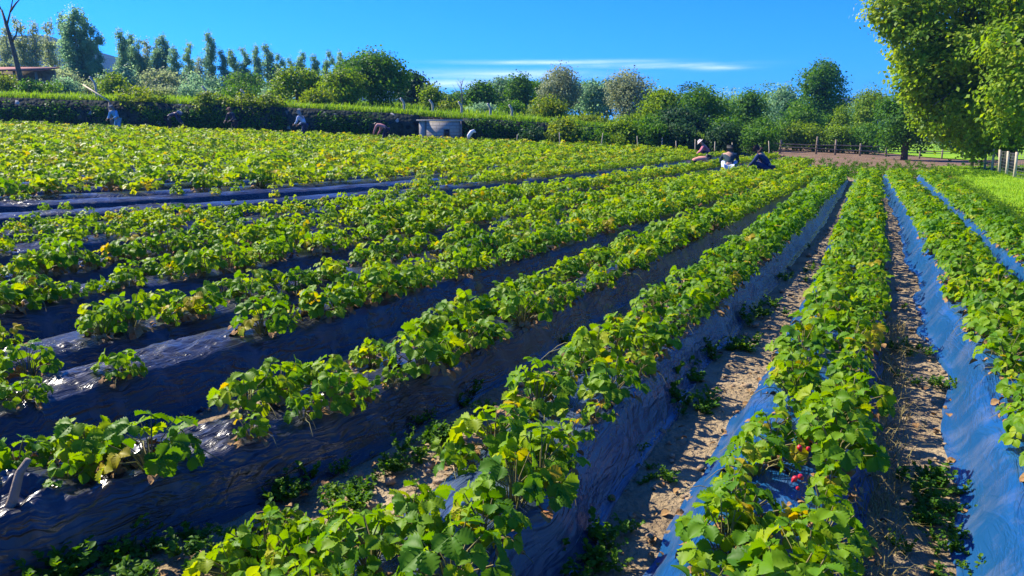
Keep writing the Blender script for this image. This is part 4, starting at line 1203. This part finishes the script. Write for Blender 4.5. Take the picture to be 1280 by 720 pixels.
# leaning beam above the wall with its prop
pa, pb = at(104, 106, 44.6), at(137, 127, 43.0)
d_ = pb - pa
mb = MB(); mb.tube([tuple(pa), tuple(pa + d_ * .5), tuple(pb)], [.04, .045, .04], 8)
tag(mb.build('wooden_beam', M['postwood']), 'pale wooden beam slanting over the wall edge at the left', 'beam')
mb = MB(); zt_ = terr(pb.x, 43.0); mb.tube([(pb.x + .02, 42.95, float(zt_) - .2), (pb.x, 42.98, pb.z - .05)], [.09, .075], 8)
tag(mb.build('beam_prop', M['oldwood']), 'dark upright prop under the low end of the slanting beam', 'post')

# bent-topped concrete posts along the terrace edge
CP = ['first, behind the squatting person in pink', 'second, left above the hut', 'third, above the right end of the hut', 'fourth, right of the hut', 'fifth, by the leafy shrub', 'at the far left below the poplars', 'left of the long vine', 'above the right of the long vine']
for i, (a, b_, t_) in enumerate([(505, 143, 127), (541, 144, 129), (577, 149, 132), (613, 150, 135), (640, 150, 138), (258, 124, 108), (306, 128, 112), (118, 112, 96)]):
    y_ = WALL_Y + .9; p = at(a, t_, y_); z0 = gz(p.x, y_); h_ = max(.9, p.z - z0)
    mb = MB(); mb.tube([(0, 0, -.2), (0, 0, h_ * .62), (-.03, -.06, h_ * .78), (-.16, -.22, h_)], [.075, .07, .065, .06], 4)
    o = mb.build('concrete_post', M['concrete']); o.location = (p.x, y_, z0)
    tag(o, 'pale bent topped concrete post ' + CP[i], 'post', 'concrete posts on the terrace')

# rail fence across the headland
e = empty('rail_fence', (0, 0, 0)); tag(e, 'low weathered post and rail fence across the bare soil at the field end', 'fence')
fx = [at(a, 190, 52).x for a in (905, 932, 975, 1020, 1044, 1075, 1108)]
tops = [.75, .7, .85, 1.15, 1.0, .8, .85]
for x_, t_ in zip(fx, tops):
    mb = MB(); z0 = gz(x_, 52) if x_ > 14 else float(terr(x_, 52)); mb.tube([(x_, 52, z0 - .2), (x_ + rnd.uniform(-.05, .05), 52, z0 + t_)], [.07, .06], 7); mb.build('post', M['oldwood'], e)
for q in (.35, .62):
    mb = MB(); P = [(x_, 52 - .08, float(terr(x_, 52)) + q + rnd.uniform(-.05, .05)) for x_ in fx]; mb.tube(P, .035, 6); mb.build('rail', M['oldwood'], e)
# second low run on the far right lawn
e = empty('rail_fence', (0, 0, 0)); tag(e, 'short low rail fence on the far lawn under the huge crown', 'fence')
fx = [at(a, 190, 50).x for a in (1150, 1178, 1204, 1228)]
for x_ in fx:
    mb = MB(); mb.tube([(x_, 50, gz(x_, 50) - .2), (x_, 50, gz(x_, 50) + .6)], .05, 7); mb.build('post', M['oldwood'], e)
mb = MB(); mb.tube([(x_, 49.92, gz(x_, 50) + .45) for x_ in fx], .03, 6); mb.build('rail', M['oldwood'], e)

# pale post and netting fence by the lawn (right edge)
fp = [(1234, 187, 213, 34.0), (1243, 186, 214, 33.0), (1253, 187, 218, 30.5), (1262, 189, 218, 29.6), (1272, 190, 222, 27.6), (1296, 190, 228, 25.4), (1330, 190, 236, 23)]
e = empty('post_fence', (0, 0, 0)); tag(e, 'fence of pale wooden posts with wire netting beside the lawn at the right edge', 'fence')
FP = []
for i, (a, t_, b_, d_) in enumerate(fp):
    p = at(a, t_, d_); x_ = p.x; z0 = gz(x_, d_); FP.append((x_, d_, z0, p.z))
    mb = MB(); lean = rnd.uniform(-.08, .08); mb.tube([(x_, d_, z0 - .25), (x_ + lean * .5, d_, (z0 + p.z) / 2), (x_ + lean, d_ + .03, p.z)], [.055, .05, .043], 8)
    o = mb.build('post', M['postwood'], e, smooth=True)
mb = MB()
for q in np.linspace(.08, .92, 8):
    mb.tube([(x_, d_ - .07, z0 + (zt - z0) * q) for x_, d_, z0, zt in FP], .006, 4)
for (xa, ya, za, ta), (xb, yb, zb, tb) in zip(FP[:-1], FP[1:]):
    for q in np.linspace(0, 1, 9)[1:-1]:
        X = xa + (xb - xa) * q; Y = ya + (yb - ya) * q - .07
        mb.tube([(X, Y, za + (zb - za) * q + .05), (X + .03, Y, ta + (tb - ta) * q - .05)], .006, 4)
mb.build('netting', M['wire'], e)

# thin pale stakes along the far edge of the field
SKL = ['left of the pink hatted picker', 'by the pink hatted picker', 'right of the pink hatted picker', 'behind the picker in light trousers', 'before the dark wall, leftmost of the stakes', 'before the dark wall under the silvery tree', 'under the wide silvery tree', 'below the bright shrub tree', 'left below the full green tree', 'below the left end of the right hedge']
for i, (a, t_, b_, d_) in enumerate([(845, 176, 192, 40), (870, 174, 190, 40), (893, 177, 192, 40), (917, 178, 194, 39), (646, 168, 182, 41), (700, 165, 182, 41), (752, 166, 184, 41), (798, 170, 187, 41), (828, 172, 189, 41), (962, 176, 196, 40)]):
    p = at(a, t_, d_); z0 = float(terr(p.x, d_)); mb = MB()
    mb.tube([(0, 0, -.15), (rnd.uniform(-.04, .04), 0, (p.z - z0) * .5), (rnd.uniform(-.08, .08), 0, p.z - z0)], [.03, .027, .02], 6)
    o = mb.build('wooden_stake', M['postwood']); o.location = (p.x, d_, z0)
    tag(o, 'thin pale stake at the field edge ' + SKL[i], 'stake', 'stakes along the far field edge')

# white sack at the field edge right of the hut
p = at(590, 168, 41.5)
mb = MB(); nn = 12
mb.tube([(-.28, 0, -.42), (-.24, 0, -.16), (-.05, 0, .10), (.14, 0, .19), (.30, 0, .08)], [.10, .15, .16, .13, .04], 9)
o = mb.build('white_sack', M['sack'], smooth=True); o.scale = (.7,) * 3; o.location = (p.x, 41.5, p.z + .05); tag(o, 'white plastic sack slumped over the plants right of the block hut', 'sack')

# dead branch lying against the bed, bottom left corner
P0 = hit(4, 682, .10); P1 = hit(46, 618, .27)
mb = MB(); a = np.array(P0) + [0, -.02, .06]; b_ = np.array([P1.x, P1.y - .02, P1.z + .15]); dd = b_ - a
mb.tube([a - dd * .55, a, a + dd * .4 + [0.012, 0, .012], a + dd * .8 + [-.008, 0, .006], b_], [.022, .021, .018, .015, .011], 9)
tag(mb.build('wooden_stick', M['oldwood'], smooth=True), 'grey brown stick propped on the black bed in the bottom left corner', 'stick')

# ------------------------------------------------------------------ people
def skin_mesh(name, chains, mat, parent, sub=1):
    """chains: list of lists of (co, radius[, radius2]); edges join equal coordinates"""
    bm = bmesh.new(); lay = bm.verts.layers.skin.verify(); idx = {}
    for ch in chains:
        prev = None
        for q, it in enumerate(ch):
            co = tuple(round(c, 4) for c in it[0])
            if co not in idx:
                v = bm.verts.new(co); sv = v[lay]; sv.radius = (it[1], it[2] if len(it) > 2 else it[1]); idx[co] = v
                if len(ch[0]) and q == 0: sv.use_root = True
            v = idx[co]
            if prev is not None and prev is not v and bm.edges.get((prev, v)) is None: bm.edges.new((prev, v))
            prev = v
    # one root per connected island
    seen = set()
    bm.verts.ensure_lookup_table()
    for v in bm.verts: v[lay].use_root = False
    for v in bm.verts:
        if v in seen: continue
        v[lay].use_root = True; stck = [v]
        while stck:
            w = stck.pop()
            if w in seen: continue
            seen.add(w); stck += [e_.other_vert(w) for e_ in w.link_edges]
    me = bpy.data.meshes.new(name); bm.to_mesh(me); bm.free()
    o = bpy.data.objects.new(name, me); col.objects.link(o)
    md = o.modifiers.new('skin', 'SKIN'); md.use_smooth_shade = True; md.branch_smoothing = .4
    md = o.modifiers.new('sub', 'SUBSURF'); md.levels = sub; md.render_levels = sub
    dg = bpy.context.evaluated_depsgraph_get(); dg.update()
    m2 = bpy.data.meshes.new_from_object(o.evaluated_get(dg)); m2.name = name
    o.modifiers.clear(); o.data = m2; m2.materials.clear(); m2.materials.append(mat)
    o.parent = parent
    return o


SKINM = noisy('skin', [(.3, (.36, .20, .13)), (.7, (.46, .27, .18))], scale=8, rough=.6, bump=0)
HAIRM = plain('dark_hair', (.02, .014, .01), .5)
EYEM = plain('eye', (.02, .015, .012), .3)
cloth = {}
def C_(n, c):
    if n not in cloth: cloth[n] = noisy('cloth_' + n, [(.35, tuple(x * .8 for x in c)), (.65, tuple(min(1, x * 1.1) for x in c))], scale=7, rough=.85, bump=.35, bscale=14, bdist=.03, spec=.15)
    return cloth[n]


def lerp(a, b, t): return tuple(np.array(a) * (1 - t) + np.array(b) * t)


POSES = {
    # pelvis, chest, neck, head, elbowL/R, handL/R, kneeL/R, footL/R   (x right, y forward, z up)
    'bend':  dict(pel=(0, -.12, .90), che=(0, .24, 1.10), nek=(0, .42, 1.14), hed=(0, .56, 1.10), eL=(-.24, .46, .82), eR=(.24, .44, .82), hL=(-.14, .62, .58), hR=(.15, .60, .56), kL=(-.12, .02, .48), kR=(.13, .0, .48), fL=(-.13, -.08, .06), fR=(.15, -.06, .06)),
    'lean':  dict(pel=(0, -.06, .92), che=(0, .12, 1.26), nek=(0, .22, 1.40), hed=(0, .30, 1.52), eL=(-.26, .24, 1.04), eR=(.26, .24, 1.04), hL=(-.16, .46, .92), hR=(.17, .45, .90), kL=(-.11, .03, .49), kR=(.12, .03, .48), fL=(-.12, -.05, .06), fR=(.14, -.05, .06)),
    'squat': dict(pel=(0, -.10, .30), che=(0, .13, .62), nek=(0, .24, .75), hed=(0, .33, .84), eL=(-.27, .30, .46), eR=(.27, .30, .46), hL=(-.14, .52, .30), hR=(.15, .52, .28), kL=(-.19, .30, .47), kR=(.20, .28, .47), fL=(-.15, .04, .06), fR=(.16, .02, .06)),
    'kneel': dict(pel=(0, -.10, .42), che=(0, .30, .56), nek=(0, .47, .60), hed=(0, .61, .58), eL=(-.24, .44, .34), eR=(.24, .44, .34), hL=(-.15, .62, .16), hR=(.15, .62, .16), kL=(-.14, .14, .09), kR=(.15, .12, .09), fL=(-.14, -.34, .07), fR=(.15, -.34, .07)),
}


def person(label, px_, y_, yaw, pose, top, bottom, head='hair', headcol=(.02, .014, .01), z=None, dz=0, k=1.0, sleeve=1.0):
    J = POSES[pose]; p = at(px_, 160, y_)
    e = empty('person', (p.x, y_, (float(terr(p.x, y_)) if z is None else z) + dz), yaw); e.scale = (k,) * 3
    tag(e, label, 'person', 'people picking strawberries')
    A = lambda n: np.array(J[n], float)
    pel, che, nek, hed = A('pel'), A('che'), A('nek'), A('hed')
    spine = lerp(pel, che, .5)
    shL = lerp(che, nek, .55) + np.array([-.19, 0, -.02]); shR = lerp(che, nek, .55) + np.array([.19, 0, -.02])
    hpL = pel + np.array([-.10, 0, -.04]); hpR = pel + np.array([.10, 0, -.04])
    up = (hed - nek); up /= np.linalg.norm(up)
    fw = np.array([0, 1., 0]) - up * up[1]
    if np.linalg.norm(fw) < .3: fw = np.array([0, 0, -1.]) + up * up[2]
    fw /= np.linalg.norm(fw)
    chin = hed - up * .06 + fw * .03; crown_ = hed + up * .08
    body = [[(pel, .12, .13), (spine, .115, .12), (che, .13, .14), (nek, .055), (hed - up * .05, .075), (hed + up * .02, .09), (crown_, .06)]]
    for sgn, sh, el, ha in ((-1, shL, A('eL'), A('hL')), (1, shR, A('eR'), A('hR'))):
        wr = lerp(el, ha, .82)
        body.append([(che, .13), (sh, .06), (lerp(sh, el, .5), .048), (el, .042), (lerp(el, wr, .45), .038), (wr, .027), (ha, .034, .022)])
        hd = np.array(ha) - np.array(el); hd /= np.linalg.norm(hd)
        sd = np.cross(hd, fw); sd /= np.linalg.norm(sd) + 1e-9; nn_ = np.cross(sd, hd)
        for f_, ln_ in ((-.024, .062), (-.008, .074), (.008, .07), (.024, .056)):
            b0 = np.array(ha) + sd * f_ * .6; b1 = np.array(ha) + sd * f_ + hd * .045
            body.append([(b0, .009), (b1, .0085), (b1 + hd * ln_ * .45 + nn_ * .008, .008), (b1 + hd * ln_ * .75 + nn_ * .022, .006)])
        t0 = np.array(ha) - hd * .01; t1 = t0 - sgn * sd * .04 + hd * .02
        body.append([(t0, .010), (t1, .010), (t1 + hd * .03 - sgn * sd * .012, .008)])
    for hp, kn, ft in ((hpL, A('kL'), A('fL')), (hpR, A('kR'), A('fR'))):
        body.append([(pel, .12), (hp, .095), (lerp(hp, kn, .5), .08), (kn, .058), (lerp(kn, ft, .4), .055), (ft, .038)])
    nose = hed + fw * .088 - up * .012
    body.append([(hed + fw * .06, .014), (nose, .011)])
    ear = np.cross(up, fw); ear /= np.linalg.norm(ear)
    for sgn in (-1, 1): body.append([(hed + ear * sgn * .07, .018), (hed + ear * sgn * .088 + up * .012, .014)])
    skin_mesh('body', body, SKINM, e)
    for sgn in (-1, 1):
        mb = MB(); v = iv * .011 + (hed + fw * .084 + ear * sgn * .03 + up * .018); mb.add(v, None, iff); mb.build('eye', EYEM, e, smooth=True)
    # clothes
    sh_ = [[(lerp(pel, che, .08), .135, .14), (spine, .13, .14), (che, .14, .15), (lerp(che, nek, .75), .075)]]
    for sh, el, ha in ((shL, A('eL'), A('hL')), (shR, A('eR'), A('hR'))):
        wr = lerp(el, ha, .70)
        ch = [(che, .15), (sh, .078), (lerp(sh, el, .5), .064), (el, .058)]
        if sleeve > .6: ch += [(lerp(el, wr, .5), .052), (wr, .042)]
        sh_.append(ch)
    skin_mesh('shirt', sh_, C_(*top), e)
    tr = []
    for hp, kn, ft in ((hpL, A('kL'), A('fL')), (hpR, A('kR'), A('fR'))):
        tr.append([(pel - np.array([0, 0, .01]), .125, .13), (hp, .10), (lerp(hp, kn, .5), .088), (kn, .070), (lerp(kn, ft, .45), .070), (lerp(kn, ft, .86), .058)])
    skin_mesh('trousers', tr, C_(*bottom), e)
    for ft, kn in ((A('fL'), A('kL')), (A('fR'), A('kR'))):
        skin_mesh('shoe', [[(ft + np.array([0, -.05, -.015]), .042, .045), (ft + np.array([0, .06, -.02]), .044, .036), (ft + np.array([0, .15, -.03]), .036, .026)]], C_('shoe', (.05, .045, .05)), e)
    if head == 'hair':
        skin_mesh('hair', [[(hed - up * .02 - fw * .045, .082, .08), (hed + up * .05 - fw * .02, .092, .09), (hed + up * .085 + fw * .01, .06)], [(hed - up * .02 - fw * .045, .082), (nek + up * .02 - fw * .07, .05)]], HAIRM, e)
    elif head == 'scarf':
        skin_mesh('headscarf', [[(hed - up * .04 - fw * .03, .10), (hed + up * .04 - fw * .012, .104), (hed + up * .09, .07)], [(hed - up * .04 - fw * .03, .10), (nek - fw * .05, .09), (lerp(nek, che, .4) - fw * .07, .06)]], C_('scarf' + str(headcol), headcol), e)
    elif head == 'hat':
        mb = MB(); n_ = 16; V = []
        for r_, z_ in ((.18, .035), (.105, .05), (.098, .11), (.06, .135), (.004, .138)):
            for q in range(n_):
                a = q / n_ * 6.2832
                V.append(hed + (ear * math.cos(a) + fw * math.sin(a)) * r_ + up * z_)
        F = [[j * n_ + q, j * n_ + (q + 1) % n_, (j + 1) * n_ + (q + 1) % n_, (j + 1) * n_ + q] for j in range(4) for q in range(n_)]
        mb.add(np.array(V), F); mb.build('hat', C_('hat' + str(headcol), headcol), e, smooth=True)
    return e


person('person in a light blue top bent among plants below the slanting beam', 147, 40.2, R(160), 'lean', ('skyblue', (.12, .36, .62)), ('blue2', (.12, .30, .5)), 'scarf', (.10, .13, .16), dz=-.05)
person('person in dark navy clothes bending sideways before the wall', 213, 40.5, R(-80), 'bend', ('navy', (.03, .04, .09)), ('black', (.02, .02, .03)), 'scarf', (.12, .16, .25), dz=.15)
person('person in dark clothes with brown hair standing before the wall below the vine', 293, 40.6, R(150), 'lean', ('darkblue', (.025, .03, .06)), ('black', (.02, .02, .03)), 'scarf', (.16, .09, .07), dz=.05)
person('person in a white and blue top leaning left with a grey scarf', 380, 38.4, R(75), 'lean', ('paleblue', (.42, .48, .66)), ('navyt', (.03, .04, .10)), 'scarf', (.30, .28, .27), dz=.05)
person('person in a dusty pink top and pale apron bending before the wall', 481, 39.0, R(65), 'bend', ('rose', (.48, .20, .20)), ('darkt', (.03, .03, .06)), 'hair', dz=.0)
person('person in a pink plaid top and white hat crouching by the field end', 886, 35.0, R(80), 'squat', ('pinkplaid', (.48, .16, .20)), ('darkt', (.03, .03, .06)), 'hat', (.60, .52, .48), dz=.08)
person('person in an orange pink top bent low between plants, dark hair', 869, 27.0, R(-70), 'kneel', ('salmon', (.62, .28, .20)), ('darkt', (.03, .03, .06)), 'hair', dz=-.02)
person('person in a dark green jacket and pale blue trousers crouching with back turned', 914, 24.6, R(-15), 'squat', ('darkgreen', (.03, .06, .07)), ('paletrouser', (.48, .55, .70)), 'scarf', (.06, .06, .05), dz=.13, k=1.02)
person('person in dark navy clothes crouching in the furrow, rightmost of the pickers', 961, 24.2, R(55), 'squat', ('navy2', (.02, .035, .10)), ('navyt', (.03, .04, .10)), 'scarf', (.05, .03, .03), dz=.13, k=1.08)

# ------------------------------------------------------------------ light, sky, camera
SUN_EL, SUN_AZ = R(42), math.atan2(-.87, .50)      # azimuth measured from +Y towards +X
sd = Vector((math.sin(SUN_AZ) * math.cos(SUN_EL), math.cos(SUN_AZ) * math.cos(SUN_EL), math.sin(SUN_EL)))
ld = bpy.data.lights.new('sun', 'SUN'); ld.energy = 4.6; ld.angle = R(.5); ld.color = (1, .91, .76)
lo = bpy.data.objects.new('sun', ld); col.objects.link(lo); lo.rotation_euler = (-sd).to_track_quat('-Z', 'Y').to_euler(); lo.location = sd * 100

w = bpy.data.worlds.new('World'); scene.world = w; w.use_nodes = True
nt = w.node_tree; nt.nodes.clear(); L = nt.links.new
sky = N(nt, 'ShaderNodeTexSky', sky_type='NISHITA'); sky.sun_disc = False; sky.sun_elevation = SUN_EL; sky.sun_rotation = SUN_AZ
sky.air_density = 1.0; sky.dust_density = .3; sky.ozone_density = 3.0
hs = N(nt, 'ShaderNodeHueSaturation', i_Hue=.5, i_Saturation=1.2, i_Value=1.0); L(sky.outputs[0], hs.inputs['Color'])
tn = N(nt, 'ShaderNodeMix', data_type='RGBA', blend_type='MULTIPLY'); tn.inputs['Factor'].default_value = 1; tn.inputs['B'].default_value = (.018, .335, .98, 1); L(hs.outputs[0], tn.inputs['A'])
# thin cloud streaks low over the horizon
tc = N(nt, 'ShaderNodeTexCoord'); sep = N(nt, 'ShaderNodeSeparateXYZ'); L(tc.outputs['Generated'], sep.inputs[0])


def band(zc, zw, xc, xw):
    """soft mask around elevation zc (width zw) and azimuth xc (width xw)"""
    def g(sock, c, wd):
        s1 = N(nt, 'ShaderNodeMath', operation='SUBTRACT'); s1.inputs[1].default_value = c; L(sock, s1.inputs[0])
        s2 = N(nt, 'ShaderNodeMath', operation='DIVIDE'); s2.inputs[1].default_value = wd; L(s1.outputs[0], s2.inputs[0])
        s3 = N(nt, 'ShaderNodeMath', operation='POWER'); s3.inputs[1].default_value = 2; L(s2.outputs[0], s3.inputs[0])
        s4 = N(nt, 'ShaderNodeMath', operation='MULTIPLY'); s4.inputs[1].default_value = -1; L(s3.outputs[0], s4.inputs[0])
        s5 = N(nt, 'ShaderNodeMath', operation='EXPONENT'); L(s4.outputs[0], s5.inputs[0])
        return s5.outputs[0]
    m_ = N(nt, 'ShaderNodeMath', operation='MULTIPLY'); L(g(sep.outputs['Z'], zc, zw), m_.inputs[0]); L(g(sep.outputs['X'], xc, xw), m_.inputs[1])
    return m_.outputs[0]


mp = N(nt, 'ShaderNodeMapping'); mp.inputs['Scale'].default_value = (5, 5, 60); L(tc.outputs['Generated'], mp.inputs[0])
cn = N(nt, 'ShaderNodeTexNoise', i_Scale=1.2, i_Detail=7, i_Roughness=.55, i_Distortion=.6); L(mp.outputs[0], cn.inputs['Vector'])
cr = ramp(nt, [(.30, (0, 0, 0)), (.70, (1, 1, 1))]); L(cn.outputs['Fac'], cr.inputs['Fac'])
acc = None
for bnd in ((.073, .0055, .0, .10), (.062, .005, -.06, .06), (.083, .003, .17, .08), (.079, .003, .25, .035), (.088, .0025, .06, .1)):
    o_ = band(*bnd)
    if acc is None: acc = o_
    else:
        a_ = N(nt, 'ShaderNodeMath', operation='MAXIMUM'); L(acc, a_.inputs[0]); L(o_, a_.inputs[1]); acc = a_.outputs[0]
ac2 = N(nt, 'ShaderNodeMath', operation='MULTIPLY'); ac2.inputs[1].default_value = .75; L(acc, ac2.inputs[0]); acc = ac2.outputs[0]
mm = N(nt, 'ShaderNodeMath', operation='MULTIPLY'); L(acc, mm.inputs[0]); L(cr.outputs['Color'], mm.inputs[1])
mx = N(nt, 'ShaderNodeMix', data_type='RGBA'); L(mm.outputs[0], mx.inputs['Factor']); L(tn.outputs['Result'], mx.inputs['A']); mx.inputs['B'].default_value = (7.5, 7.8, 8.6, 1)
bg = N(nt, 'ShaderNodeBackground', i_Strength=.118); L(mx.outputs['Result'], bg.inputs['Color'])
wo = N(nt, 'ShaderNodeOutputWorld'); L(bg.outputs[0], wo.inputs[0])

mh, hnt, ho = newmat('haze_air')
pv = N(hnt, 'ShaderNodeVolumePrincipled', i_Density=.00035, i_Anisotropy=.2); pv.inputs['Color'].default_value = (.18, .48, 1, 1)
hnt.links.new(pv.outputs[0], ho.inputs['Volume'])
mb = MB(); mb.box((0, 1500, 58), (3600, 3200, 130)); tag(mb.build('haze', mh), kind='stuff')

cd = bpy.data.cameras.new('camera'); cd.sensor_width = 36; cd.lens = FPX / 1280 * 36; cd.clip_end = 8000; cd.clip_start = .05
co = bpy.data.objects.new('camera', cd); col.objects.link(co); co.location = (0, 0, CAMH); co.rotation_euler = (R(90) - PITCH, 0, 0)
scene.camera = co
vs = scene.view_settings
vs.view_transform = 'Standard'; vs.look = 'None'; vs.gamma = 1; vs.use_curve_mapping = False; vs.exposure = 1.3
scene.cycles.max_bounces = 6; scene.cycles.transmission_bounces = 3; scene.cycles.diffuse_bounces = 3; scene.cycles.glossy_bounces = 2
